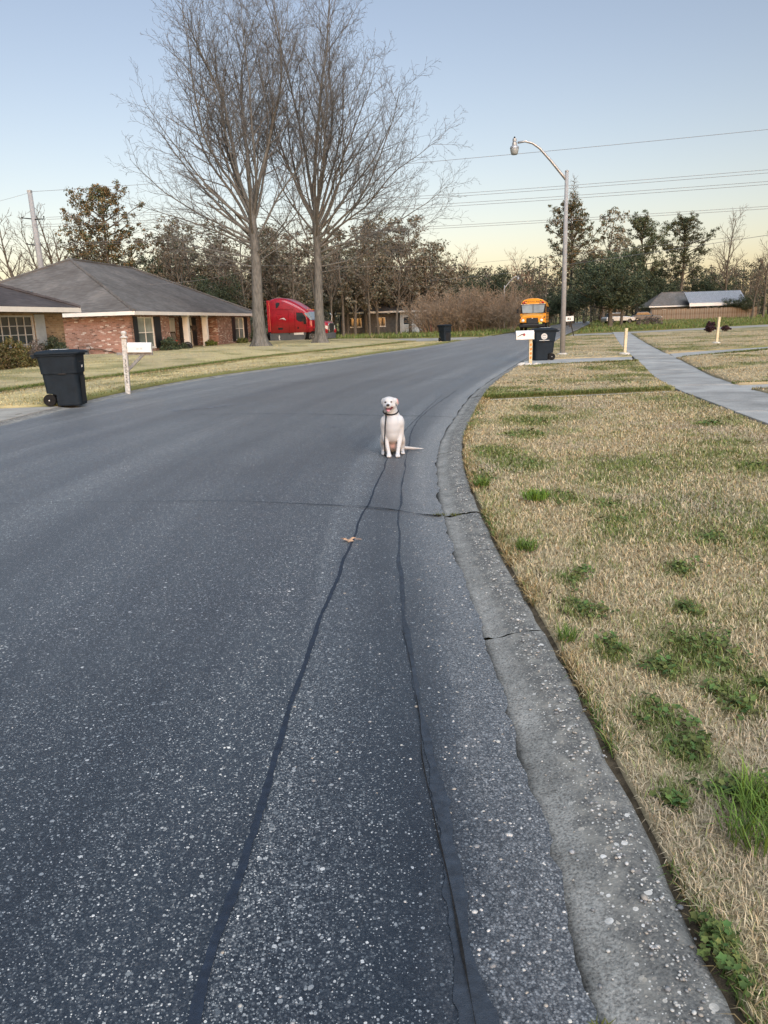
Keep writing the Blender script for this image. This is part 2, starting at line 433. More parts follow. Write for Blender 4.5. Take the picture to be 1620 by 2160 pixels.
ribbon('tar_seam', [(-.50, .6), (-.47, 1.41), (-.45, 1.83), (-.43, 2.38), (-.42, 3.01), (-.32, 4.1), (-.25, 5.24), (-.08, 6.93), (.05, 8.5), (.22, 10.2), (.62, 12.5), (1.3, 16)], [.028, .022, .016, .012, .009, .008, .007], M['tar'], road, .004, .2, 700)
ribbon('tar_seam', [(.20, .6), (.185, 1.38), (.15, 1.76), (.13, 2.59), (.085, 3.85), (.08, 4.86), (.13, 6.2), (.22, 7.8), (.47, 11.4), (.8, 13.2), (1.7, 17)], [.075, .024, .015, .013, .012, .011, .010, .010], M['tar2'], road, .0045, .6, 700)
ribbon('crack', [(.17, .8), (.165, 1.3), (.14, 1.8), (.12, 2.3), (.10, 3.0), (.075, 3.6)], [.006, .005, .003, .002], M['crack'], road, .011, .8, 120)
ribbon('tar_seam', [(-4.6, 6.6), (-3.2, 6.71), (-2.16, 6.62), (-1.31, 6.57), (-.45, 6.36), (.1, 6.14)], [.004, .006, .008, .013], M['tar2'], road, .0075, .7, 160)
ribbon('crack', [(-.3, 6.32), (.0, 6.2), (.12, 6.12), (.3, 5.98), (.46, 5.93)], [.008, .014, .018, .02], M['crack'], road, .011, .7, 60)
ribbon('tar_seam', [(-3.5, 13.5), (-1.68, 13.2), (-.03, 12.65), (.7, 12.5), (1.2, 12.3)], [.012, .018, .022], M['tar2'], road, .0075, .6, 80)
ribbon('tar_seam', [(-5.5, 19), (-3.5, 20.5), (0, 20.3), (2.9, 20)], .025, M['tar2'], road, .0075, .5, 60)
M['scuff'] = plain('chalk_scuff', (.20, .22, .25), .9, .2, .5, 14)
for k, (pp, wd) in enumerate([([(-3.75, 8.9), (-3.45, 8.86), (-3.14, 8.85)], .02), ([(-3.9, 14.2), (-3.3, 14.6), (-2.9, 15.0)], .09), ([(-.9, 11.3), (-.6, 11.3)], .05)]):
    ribbon('scuff_mark', pp, wd, M['scuff'], road, .0095 + .0005 * k, .8, 30)

# concrete cross street far right
def flat_poly(name, pts, z, mat, parent=None, thick=.1):
    o = MB().prism_xy(pts, z - thick, z).build(name, mat, parent); return o
tag(flat_poly('cross_street', [(14.9, 60.6), (17.2, 57.2), (19.3, 59.2), (35.2, 70.2), (70, 94), (110, 121), (107, 127), (66, 99), (39.7, 79.3), (20, 66.4), (16.3, 65.0)], .03, M['concrete_pale']), kind='structure')

# ------------------------------------------------------------------ kerbs, laid in sections
KPROF = [(-.02, -.03), (0, .003), (.03, .006), (.06, .010), (.10, .018), (.13, .027), (.16, .034), (.20, .040), (.24, .043), (.275, .042), (.295, .036), (.305, -.04)]
def kerb_section(name, fn, y0, y1, side, parent, seed):
    ys = ysteps(y0 + .012, y1 - .012); n = len(KPROF); P = np.zeros((len(ys), n, 3)); uv = np.zeros((len(ys), n, 2))
    jit = (vnoise(ys * 5, ys * 0 + seed, 3) - .5) * .02 + (vnoise(ys * 19, ys * 0, 8) - .5) * .012 + (vnoise(ys * 47, ys * 0, 18) - .5) * .008
    tilt = (random.random() - .5) * .012
    for k, (o, z) in enumerate(KPROF):
        oo = o + (jit * (o > .2))
        x, y = off(fn, ys, side * oo); P[:, k, 0] = x; P[:, k, 1] = y
        P[:, k, 2] = z + tilt * (o > .05) + (.006 * (vnoise(ys * 9, ys * 0 + k, 5) - .5) + .007 * (vnoise(ys * 31, ys * 0 + k * 1.7, 15) - .5)) * (o > .02)
        uv[:, k, 0] = o; uv[:, k, 1] = ys
    if side < 0: P = P[:, ::-1]; uv = uv[:, ::-1]
    me = grid(name, P, M['kerb'], parent, uv)
    return me
kr = empty('kerb'); tag(kr, kind='structure')
edges = [-5, -2, .9, 3.5, 5.93, 8.9, 12.2, 15.4, 18.6, 21.6, 24.6, 27.8, 31, 35, 39, 43, 47, 52, 57.6]
for k in range(len(edges) - 1): kerb_section('kerb_section', XR, edges[k], edges[k + 1], 1, kr, k)
kl = empty('kerb'); tag(kl, kind='structure')
edges = [-5, -1, 3, 7, 10.5, 13.2, 15.4, 18.2, 21.2, 24.2, 27.2, 30.2, 33.4, 36.6, 40, 44, 48, 52, 57, 62, 70]
for k in range(len(edges) - 1): kerb_section('kerb_section', XL, edges[k], edges[k + 1], -1, kl, k + 40)

# bare soil between kerb and turf
for fn, sd in ((XR, 1), (XL, -1)):
    ys = ysteps(-2, 57); n = 4; P = np.zeros((len(ys), n, 3))
    for k, (o, z) in enumerate(((.26, .01), (.30, .026), (.34, .040), (.46, .052))):
        x, y = off(fn, ys, sd * o); P[:, k] = np.stack([x, y, z + .02 * (vnoise(ys * 7, ys * 0 + k, 4) - .5)], -1)
    if sd < 0: P = P[:, ::-1]
    tag(grid('soil_strip', P, M['soil']), kind='structure')

# ------------------------------------------------------------------ lawns: relief sheets with their own colours
DRY = np.array([.40, .325, .20]); DRY2 = np.array([.255, .205, .10]); PALE = np.array([.42, .36, .24]); GRN = np.array([.085, .125, .026]); OLV = np.array([.17, .165, .055])
WEEDS = [(1.41, 3.15, .17), (1.00, 3.70, .11), (1.55, 3.67, .08), (1.00, 2.61, .08), (1.03, 2.37, .10), (1.52, 2.85, .08), (.89, 2.10, .05), (1.11, 2.11, .09), (2.14, 11.17, .38),
         (1.44, 7.87, .30), (1.49, 6.25, .2), (1.82, 5.96, .14), (1.72, 5.44, .09), (4.43, 10.28, .2), (1.07, 4.20, .1), (1.01, 3.18, .09), (.76, 1.53, .05), (.77, 1.44, .05),
         (1.3, 8.6, .3), (.95, 7.2, .14), (1.2, 3.0, .09), (1.36, 2.72, .1), (3.6, 7.3, .2), (2.7, 12.6, .3), (1.9, 9.9, .25), (3.6, 6.1, .15), (1.75, 4.3, .1), (2.2, 4.9, .12),
         (3.4, 17.3, .5), (4.6, 18.9, .5), (3.1, 15.6, .3), (5.3, 16.4, .5), (5.8, 21.5, .5), (6.6, 23.0, .5)]
def weedmask(x, y):
    m = np.zeros_like(x)
    for wx, wy, r in WEEDS: m = np.maximum(m, 1 - np.clip(np.hypot(x - wx, (y - wy) / 1.5) / r, 0, 1.6) / 1.6)
    return m
def lawn_colour(x, y, style):
    n1 = fbm(x * .8, y * .8, 3, 3); n2 = fbm(x * 3.1, y * 3.1, 9, 3); n3 = fbm(x * .33, y * .33, 21, 3)
    if style == 'left':
        dry = np.array([.54, .46, .26]); g = sstep(.55, .75, n1) * .45 + .12
        edge = np.abs(x - XL(y)); g = np.maximum(g, sstep(1.5, .25, edge) * .85)
        ss = np.abs(x - XLS(y)); g = np.maximum(g, sstep(1.5, .5, ss) * .7 * (x < XLS(y)))
    elif style == 'far':
        dry = DRY2; g = .78 + .3 * (n1 - .5)
    elif style == 'right':
        dry = DRY; g = sstep(.50, .70, n1) * .8
    elif style == 'verge_far':
        dry = DRY; g = sstep(.40, .64, n1) * .85; g = np.maximum(g, sstep(15.9, 14.7, y) * .9)
    else:
        dry = DRY; g = .03 + sstep(.47, .72, n1) * .44 + sstep(.52, .76, n2) * .34
        g = np.maximum(g, sstep(.0, .7, weedmask(x, y) + .35 * (n2 - .5)) * .85)
        g = np.maximum(g, sstep(9.5, 12, y) * sstep(.45, .65, n1) * .35)
        g = np.maximum(g, sstep(.5, .15, x - XR(y) - .1) * sstep(.4, .6, n1) * .7)
    pale = sstep(.42, .66, n3)
    c = dry[None] * (1 - .55 * pale[:, None]) + PALE[None] * .55 * pale[:, None]
    c = c * (.72 + .55 * n2[:, None])
    gc = GRN[None] * (.6 + .8 * n2[:, None]) * .55 + OLV[None] * .45
    return c * (1 - np.clip(g, 0, 1)[:, None]) + gc * np.clip(g, 0, 1)[:, None], np.clip(g, 0, 1)

PATCHES = []
def patch(name, a, ya, b, yb, nu, nv, style, z0=.075, rise=None):
    """a, b: (X as a function of Y) of the two side lines; ya, yb: (start, end) of Y on each"""
    v = np.linspace(0, 1, nv); u = np.linspace(0, 1, nu)
    Ya = ya[0] + (ya[1] - ya[0]) * v; Yb = yb[0] + (yb[1] - yb[0]) * v
    A = np.stack([a(Ya), Ya], -1); B = np.stack([b(Yb), Yb], -1)
    def at(uu, vv):
        y0 = ya[0] + (ya[1] - ya[0]) * vv; y1 = yb[0] + (yb[1] - yb[0]) * vv
        return a(y0) * (1 - uu) + b(y1) * uu, y0 * (1 - uu) + y1 * uu
    def zz(x, y):
        z = z0 + .035 * (fbm(x * .7, y * .7, 5, 2) - .5)
        return z + (rise(x, y) if rise else 0)
    U, Vv = np.meshgrid(u, v); X, Y = at(U, Vv); P = np.stack([X, Y, zz(X, Y)], -1)
    col, _ = lawn_colour(X.ravel(), Y.ravel(), style)
    # skirt all round
    Q = np.pad(P, ((1, 1), (1, 1), (0, 0)), 'edge'); Q[0, :, 2] = Q[-1, :, 2] = -.08; Q[:, 0, 2] = Q[:, -1, 2] = -.08
    C = np.pad((col * .9).reshape(nv, nu, 3), ((1, 1), (1, 1), (0, 0)), 'edge')
    soil = np.array([.06, .05, .03]); C[0], C[-1], C[:, 0], C[:, -1] = soil, soil, soil, soil
    o = grid(name, Q, M['lawn'], None, None, C); tag(o, kind='structure')
    PATCHES.append((at, zz, style, np.hypot(np.diff(A, axis=0)[:, 0], np.diff(A, axis=0)[:, 1]).sum() * np.hypot(*(B - A).T).mean()))
    return o
RB = lambda y: off(XR, y, .325)[0]
SWR = lambda y: XSW(y) + 1.32
LB = lambda y: off(XL, y, -.33)[0]
LSr = lambda y: XLS(y) + .34
LSl = lambda y: XLS(y) - .36
patch('lawn', RB, (-2, 14.15), XSW, (-2, 14.62), 90, 150, 'verge', .058)
patch('lawn', RB, (14.68, 23.75), XSW, (15.1, 24.5), 60, 80, 'verge_far', .10)
patch('lawn', RB, (27.3, 57.0), XSW, (27.3, 58.2), 40, 90, 'right', .10)
patch('lawn', SWR, (-2, 14.35), lambda y: XSW(y) + 14, (-2, 14.35), 40, 60, 'right', .11)
patch('lawn', SWR, (15.55, 25.3), lambda y: XSW(y) + 22, (16, 40), 60, 60, 'right', .12)
patch('lawn', SWR, (28.3, 59.0), lambda y: XSW(y) + 26, (44, 74), 60, 70, 'right', .12)
patch('lawn', LSr, (15.75, 56.6), LB, (16.1, 57.2), 40, 130, 'left', .085)
hr = lambda x, y: .20 * sstep(0, 5, XLS(y) - x)
patch('lawn', lambda y: XLS(y) - 26, (14, 80), LSl, (15.75, 58.3), 60, 120, 'left', .10, hr)
patch('meadow', lambda y: XL(y) - 46, (78, 150), LB, (67.5, 160), 50, 80, 'far', .08)
patch('meadow', lambda y: XR(y) + .8, (68, 170), lambda y: XR(y) + 110, (135, 240), 60, 70, 'far', .05, lambda x, y: .35 * sstep(95, 130, y))

# ------------------------------------------------------------------ walks and drives, slab by slab
def slab_mesh(q, z, th=.12, rim=.012):
    """one concrete slab with a slightly rounded edge; q = four corners"""
    c = np.mean(np.array(q), 0); mb = MB()
    inn = [tuple(c + (np.array(p) - c) * (1 - rim)) for p in q]
    mb.loft([[(x, y, z - th) for x, y in q], [(x, y, z - .008) for x, y in q], [(x, y, z) for x, y in inn]])
    return mb
sw = tag(empty('sidewalk'), kind='structure')
y = -2.2
while y < 64.5:
    st = 1.5; y1 = y + st - .028; zt = .088 + random.uniform(-.006, .006)
    slab_mesh([(XSW(y) + .02, y), (SWR(y) - .02, y - .25), (SWR(y1) - .02, y1 - .25), (XSW(y1) + .02, y1)], zt).build('slab', M['concrete'], sw)
    y += st
sl_ = tag(empty('sidewalk'), kind='structure')
y = -2.0
while y < 57:
    st = 1.5; y1 = y + st - .014
    if not 8.6 < y < 15.2:
        slab_mesh([(XLS(y) - .34, y), (XLS(y) + .32, y - .12), (XLS(y1) + .32, y1 - .12), (XLS(y1) - .34, y1)], .055 + random.uniform(-.006, .006)).build('slab', M['concrete_pale'], sl_)
    y += st
def quad_slabs(name, rows, z, mat):
    """rows: list of (left point, right point); a slab between each pair of rows"""
    e = tag(empty(name), kind='structure')
    for (a, b), (c, d) in zip(rows[:-1], rows[1:]):
        slab_mesh([a, b, d, c], z + random.uniform(-.004, .004), rim=.006).build('slab', mat, e)
    return e
# driveway on the right with the grey bin, crossing the sidewalk to the yards
quad_slabs('driveway', [((5.06, 26.95), (4.55, 24.0)), ((6.4, 27.3), (6.1, 24.2)), ((8.95, 27.35), (8.14, 24.62))], .072, M['concrete'])
quad_slabs('driveway', [((10.6, 28.15), (9.85, 25.55)), ((13.5, 30.5), (12.2, 27.2)), ((16.6, 33.2), (14.6, 29.0)), ((20.5, 36.6), (18.2, 31.8)), ((26, 41.6), (23, 36))], .085, M['concrete'])
quad_slabs('footpath', [((1.92, 14.60), (1.84, 14.12)), ((3.8, 14.82), (3.8, 14.3)), ((5.72, 15.03), (5.70, 14.5))], .05, M['concrete_pale'])
quad_slabs('footpath', [((7.22, 15.52), (7.05, 14.42)), ((8.6, 15.7), (8.5, 14.42)), ((10.5, 15.9), (10.5, 14.42)), ((13, 16.0), (13, 14.42))], .07, M['concrete'])
# near-left driveway
quad_slabs('driveway', [((-6.93, 8.0), (-6.72, 16.0)), ((-9.0, 8.0), (-9.0, 15.85)), ((-11.5, 8.0), (-11.5, 15.7)), ((-14.5, 8.2), (-14.5, 15.7)), ((-18, 8.2), (-18, 15.7))], .060, M['concrete_pale'])
# far-left driveway where the truck stands
quad_slabs('driveway', [((6.15, 57.4), (8.4, 65.0)), ((2.9, 58.2), (4.3, 66.2)), ((-.8, 60.6), (.2, 68.6)), ((-5, 63.5), (-4.0, 71.2)), ((-9.6, 65.8), (-9, 73.6)), ((-17, 70), (-16, 78))], .075, M['concrete_pale'])

# ------------------------------------------------------------------ grass blades
CW = np.array(cam.matrix_world.inverted())
def in_view(x, y, z, margin):
    q = CW[:3, :3] @ np.stack([x, y, z]) + CW[:3, 3][:, None]
    d = -q[2]; sx = q[0] / np.maximum(d, .05) * 1600; sy = q[1] / np.maximum(d, .05) * 1600
    mx = margin / np.maximum(d, .3) * 1600
    return (d > .3) & (np.abs(sx) < 810 + mx) & (sy > -1080 - mx) & (sy < 1080 + mx)
def blades(x, y, z, h, w, col, lean, name, tipcol=None):
    n = len(x); az = RNG.uniform(0, 2 * np.pi, n); fa = az + np.pi / 2 + RNG.normal(0, .5, n)
    dx, dy = np.cos(az), np.sin(az); sx, sy = np.cos(fa) * w / 2, np.sin(fa) * w / 2
    V = np.zeros((n, 5, 3)); mid = .55
    bl = np.stack([x, y, z], -1)
    m = bl + np.stack([dx * h * lean * .32, dy * h * lean * .32, h * mid * np.cos(lean * .45)], -1)
    tp = bl + np.stack([dx * h * np.sin(np.minimum(lean, 1.5)) * .95, dy * h * np.sin(np.minimum(lean, 1.5)) * .95, h * np.maximum(.12, np.cos(lean * .9))], -1)
    s = np.stack([sx, sy, np.zeros(n)], -1)
    V[:, 0] = bl - s; V[:, 1] = bl + s; V[:, 2] = m - s * .85; V[:, 3] = m + s * .85; V[:, 4] = tp
    i = np.arange(n)[:, None] * 5
    F = np.concatenate([i + np.array([[0, 1, 3]]), i + np.array([[0, 3, 2]]), i + np.array([[2, 3, 4]])], 0)
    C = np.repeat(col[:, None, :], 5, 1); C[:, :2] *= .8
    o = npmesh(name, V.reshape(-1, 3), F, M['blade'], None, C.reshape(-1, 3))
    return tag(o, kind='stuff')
def sow(at, zz, style, area, peak, name):
    """peak: blades per square metre at two metres, falling with distance"""
    N = int(min(area * peak, 6e6)); out = []
    for _ in range(max(1, N // 500000)):
        k = min(N, 500000); uu, vv = RNG.random(k), RNG.random(k)
        x, y = at(uu, vv); d = np.hypot(x, y) + .3
        keep = RNG.random(k) < np.clip((1.9 / np.maximum(d, 1.2)) ** 1.55, 0, 1)
        x, y, d = x[keep], y[keep], d[keep]; z = zz(x, y)
        ok = in_view(x, y, z, .5) & (d < 62); out.append(np.stack([x[ok], y[ok], z[ok] - .006, d[ok]]))
    x, y, z, d = np.concatenate(out, 1); n = len(x)
    c, g = lawn_colour(x, y, style)
    isg = RNG.random(n) < g * .75 + .03
    pick = RNG.integers(0, 5, n); dryp = np.array([[.42, .325, .185], [.33, .245, .135], [.50, .42, .27], [.25, .19, .11], [.31, .285, .15]])
    dryp = dryp * (np.array([1.50, 1.55, 1.38]) if style == 'left' else np.array([1.42, 1.42, 1.48]))
    grp = np.array([[.10, .165, .028], [.075, .125, .022], [.14, .19, .045], [.165, .175, .06], [.09, .14, .035]])
    col = np.where(isg[:, None], grp[pick] * 1.15, dryp[pick]) * RNG.uniform(.75, 1.2, n)[:, None]
    fz = np.clip((d - 7) / 16, 0, 1)[:, None] * .45 + .28
    bare = fbm(x * 1.7, y * 1.7, 61, 3); lil = sstep(.52, .68, fbm(x * .9, y * .9, 71, 3))[:, None] * (~isg)[:, None] * .6
    col = col * (1 - lil) + np.array([.44, .375, .305]) * RNG.uniform(.7, 1.2, n)[:, None] * lil
    col = col * (1 - fz) + c * fz * 1.05
    far = np.clip(d / 2.2, 1, 14)
    w = RNG.uniform(.0020, .0038, n) * far ** .78
    h = RNG.uniform(.022, .060, n) * np.where(isg, 1.1, .55 + .9 * bare)
    lean = np.where(isg, RNG.uniform(.2, 1.0, n), RNG.uniform(.35, 1.75, n))
    if style == 'far': h *= 3.6; w *= .8; lean *= .6
    print('blades', name, style, n)
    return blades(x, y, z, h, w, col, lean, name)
PEAK = {0: 34000, 1: 20000, 2: 11000, 3: 9000, 4: 12000, 5: 11000, 6: 11000, 7: 7000}
LAB = ['dry', 0]
for k, pk in PEAK.items():
    at, zz, style, area = PATCHES[k]
    sow(at, zz, style, area, pk, 'grass')
# meadow: taller green grass, sparse geometry
for k, cnt in ((8, 26000), (9, 22000)):
    at, zz, style, area = PATCHES[k]
    uu, vv = RNG.random(cnt * 3), RNG.random(cnt * 3) ** 1.8; x, y = at(uu, vv); z = zz(x, y); ok = in_view(x, y, z, 2); x, y, z = x[ok][:cnt], y[ok][:cnt], z[ok][:cnt]
    n = len(x); c, g = lawn_colour(x, y, 'far'); grp = np.array([[.115, .165, .035], [.085, .13, .03], [.16, .18, .06], [.21, .18, .085], [.10, .15, .04]])
    col = grp[RNG.integers(0, 5, n)] * RNG.uniform(.8, 1.25, n)[:, None]
    blades(x, y, z, RNG.uniform(.12, .42, n) * (.5 + fbm(x * .4, y * .4, 2, 2)), RNG.uniform(.03, .07, n), col, RNG.uniform(.1, .9, n), 'meadow_grass')
# overhang at the kerb line, tufts, and broad-leaved weeds
def edge_tufts():
    ys = np.sort(RNG.uniform(.9, 24, 26000)); ys = ys[RNG.random(26000) < np.clip(4 / ys, .12, 1)]; n = len(ys)
    x, y = off(XR, ys, .315 + RNG.exponential(.04, n)); bare = fbm(ys * 1.1, ys * 0, 31, 2) < .36
    x, y = x[~bare], y[~bare]; n = len(x); g = RNG.random(n) < np.clip(fbm(y * .9, y * 0 + 4, 8, 2) * 1.6 - .45, .05, .95)
    col = np.where(g[:, None], np.array([[.085, .14, .03]]), np.array([[.30, .22, .105]])) * RNG.uniform(.7, 1.25, n)[:, None]
    blades(x, y, np.full(n, .035), RNG.uniform(.03, .085, n), RNG.uniform(.0025, .0045, n) * np.clip(y / 3, 1, 6), col, RNG.uniform(.3, 1.5, n), 'edge_grass')
edge_tufts()
def border_blades(p0, p1, z, n, hmin, hmax, w, cols, name='edge_grass', spread=.05):
    t = RNG.random(n); x = p0[0] + (p1[0] - p0[0]) * t; y = p0[1] + (p1[1] - p0[1]) * t + RNG.uniform(-spread, spread * 1.6, n)
    c = np.array(cols)[RNG.integers(0, len(cols), n)] * RNG.uniform(.75, 1.25, n)[:, None]
    blades(x, y, np.full(n, z) - RNG.uniform(0, .03, n), RNG.uniform(hmin, hmax, n), np.full(n, w), c, RNG.uniform(.2, 1.3, n), name)
GC_ = [(.11, .16, .035), (.14, .18, .05), (.20, .19, .075), (.09, .135, .03)]; TC_ = [(.40, .33, .19), (.32, .26, .14), (.22, .20, .08), (.14, .16, .05)]
border_blades((2.0, 14.70), (5.75, 15.12), .09, 5200, .04, .085, .010, GC_)
border_blades((1.95, 14.10), (5.65, 14.56), .055, 3600, .03, .06, .009, TC_)
border_blades((4.9, 23.72), (8.2, 24.45), .095, 2600, .04, .09, .016, GC_ + TC_)
border_blades((10.0, 25.4), (14.5, 28.8), .10, 2600, .04, .09, .016, GC_)
border_blades((7.2, 15.6), (12, 16.0), .10, 2200, .04, .09, .012, GC_)
border_blades((6.98, 14.33), (12, 14.33), .10, 1800, .04, .08, .011, TC_)
def walk_edges():
    for side, z, n, hm, cols in ((.34, .075, 9000, .085, TC_ + [(.42, .36, .20)]), (-.37, .09, 7000, .10, GC_)):
        y = 15.8 + 40.5 * RNG.random(n) ** 1.3; x = XLS(y) + side + RNG.normal(0, .05, n)
        c = np.array(cols)[RNG.integers(0, len(cols), n)] * RNG.uniform(.7, 1.2, n)[:, None]
        blades(x, y, np.full(n, z), RNG.uniform(.04, hm, n), np.full(n, .02), c, RNG.uniform(.2, 1.2, n), 'edge_grass')
walk_edges()
def tuft(cx, cy, r, n, hmin, hmax, col):
    a = RNG.uniform(0, 6.28, n); q = r * np.sqrt(RNG.random(n)); x, y = cx + q * np.cos(a), cy + q * np.sin(a)
    c = np.array(col)[None] * RNG.uniform(.7, 1.35, n)[:, None]
    return blades(x, y, np.full(n, .08), RNG.uniform(hmin, hmax, n), RNG.uniform(.003, .005, n) * max(1, cy / 4), c, RNG.uniform(.3, 1.35, n), 'green_tuft')
for a in [(1.06, 1.88, .11, 200, .07, .17, (.095, .165, .03)), (1.27, 6.15, .10, 220, .06, .13, (.12, .21, .03)), (.93, 4.75, .07, 160, .05, .11, (.09, .15, .03)), (.90, 6.75, .07, 140, .05, .1, (.10, .16, .03)),
          (1.12, 2.02, .06, 120, .08, .16, (.12, .19, .03)), (.84, 3.3, .05, 90, .05, .1, (.09, .15, .03))]: tuft(*a)
for cx, cy, r, n in [(.45, 5.95, .05, 60), (.58, 5.93, .06, 50), (.445, 1.34, .03, 40)]:
    a = RNG.uniform(0, 6.28, n); q = r * np.sqrt(RNG.random(n))
    blades(cx + q * np.cos(a), cy + q * np.sin(a) * .4, np.full(n, .012), RNG.uniform(.015, .045, n), RNG.uniform(.003, .006, n), np.array([[.11, .12, .03]]) * RNG.uniform(.7, 1.3, n)[:, None], RNG.uniform(.5, 1.4, n), 'crack_moss')
def weeds():
    V, F, C = [], [], []; k = 0
    for wx, wy, r in WEEDS:
        sub_ = [(random.gauss(0, .55) * r, random.gauss(0, .8) * r) for _ in range(5)]
        n = int(min(420, 4200 * r * r + 60)) if wy < 5 else int(25 + 70 * r); sc = 1 if wy < 5 else min(2.2, wy / 5)
        for _ in range(n):
            a, q = random.uniform(0, 6.28), r * .62 * random.random() ** .7 * random.uniform(.5, 1.4); sx_, sy_ = random.choice(sub_)
            x, y = wx + sx_ + q * math.cos(a), wy + sy_ + 1.4 * q * math.sin(a); z = .066 + (.03 if wy > 14.5 else 0) + random.uniform(.004, .034) * (1.25 - min(1, q / r) * .6)
            s = random.uniform(.007, .015) * sc; tx, ty = random.uniform(-.6, .6), random.uniform(-.6, .6); az = random.uniform(0, 6.28)
            ring = [(x, y, z - s * .25)]
            for m in range(10):
                rr = s * (1.0 if m % 2 else .66); b = az + m * .628
                ox, oy = rr * math.cos(b), rr * math.sin(b); ring.append((x + ox, y + oy, z + ox * tx + oy * ty))
            V += ring; F += [(k, k + 1 + m, k + 1 + (m + 1) % 10) for m in range(10)]
            col = np.array((.082, .128, .036)) * random.uniform(.6, 1.4); col[0] *= random.uniform(.8, 1.4); C += [col] * 11; k += 11
    o = npmesh('broadleaf_weeds', np.array(V), np.array(F), M['blade'], None, np.array(C)); tag(o, kind='stuff')
weeds()
# loose chips and pebbles on kerb, gutter and road edge
def pebbles():
    V, F, C = [], [], []; k = 0
    ico = np.array([(0, 0, 1), (.89, 0, .45), (.28, .85, .45), (-.72, .53, .45), (-.72, -.53, .45), (.28, -.85, .45), (.72, .53, -.45), (-.28, .85, -.45), (-.89, 0, -.45), (-.28, -.85, -.45), (.72, -.53, -.45), (0, 0, -1)])
    fi = [(0, 1, 2), (0, 2, 3), (0, 3, 4), (0, 4, 5), (0, 5, 1), (1, 6, 2), (2, 6, 7), (2, 7, 3), (3, 7, 8), (3, 8, 4), (4, 8, 9), (4, 9, 5), (5, 9, 10), (5, 10, 1), (1, 10, 6), (6, 11, 7), (7, 11, 8), (8, 11, 9), (9, 11, 10), (10, 11, 6)]
    for _ in range(2000):
        yy = 1.0 + 9 * random.random() ** 1.7; t = random.random()
        if t < .55: o = random.gauss(.20, .055); z = .05 if o > .16 else .03
        elif t < .85: o = random.uniform(-.28, .0); z = .004
        else: o = random.uniform(-.9, .3); z = .004
        if o > .3: continue
        x, y = off(XR, yy, o); x = float(x); y = float(y)
        if o < 0: z = float(road_z(np.array(x), np.array(y)))
        elif o <= .16: z = .02
        s = random.uniform(.0025, .0065) * (1.7 if random.random() < .07 else 1)
        q = ico * np.array([s * random.uniform(.8, 1.6), s, s * .55]); a = random.uniform(0, 3.14)
        c, sn = math.cos(a), math.sin(a); q = np.stack([q[:, 0] * c - q[:, 1] * sn + x, q[:, 0] * sn + q[:, 1] * c + y, q[:, 2] + z - s * .12], -1)
        V.append(q); F += [(a1 + k, b1 + k, c1 + k) for a1, b1, c1 in fi]; k += 12
        b = random.choice([(.42, .42, .40), (.28, .285, .29), (.50, .49, .47), (.33, .30, .26), (.20, .205, .21)]); C += [np.array(b) * random.uniform(.8, 1.15)] * 12
    o = npmesh('gravel', np.concatenate(V), np.array(F), M['blade'], None, np.array(C), True); tag(o, kind='stuff')
pebbles()
# ================================================================== materials for things
M['bin'] = plain('bin_plastic', (.010, .017, .025), .72, .22, .25, 5, bump=.1)
M['bin_black'] = plain('bin_black', (.010, .011, .013), .6, .35, .3, 9)
M['rubber'] = plain('rubber', (.012, .012, .012), .85, .2, .3, 12)
M['print'] = plain('white_print', (.62, .63, .62), .7, .3, .15, 30)
M['steel'] = plain('galvanised_steel', (.40, .41, .42), .45, .5, .12, 7, metal=.6)
M['concrete_pole'] = plain('pole_concrete', (.29, .295, .30), .8, .3, .12, 9, bump=.2)
M['white_paint'] = plain('white_paint', (.74, .73, .70), .55, .4, .08, 7)
M['old_white'] = plain('weathered_white_wood', (.50, .49, .46), .85, .2, .35, 22, bump=.4)
M['grey_wood'] = plain('grey_wood', (.24, .235, .225), .9, .15, .35, 15, bump=.4)
M['cream_post'] = plain('cream_post', (.62, .53, .36), .7, .3, .2, 12)
M['ink'] = plain('dark_print', (.03, .03, .035), .7, .3, .3, 20)
M['orange_mark'] = plain('orange_marks', (.62, .22, .05), .7, .3, .3, 30)
M['red_paint'] = plain('red_paint', (.42, .05, .06), .6, .4, .2, 20)
M['lamp_glass'] = plain('lamp_glass', (.30, .33, .34), .25, .5, .2, 12)
M['pale_stone'] = plain('pale_stone', (.52, .50, .46), .9, .2, .25, 14, bump=.5)

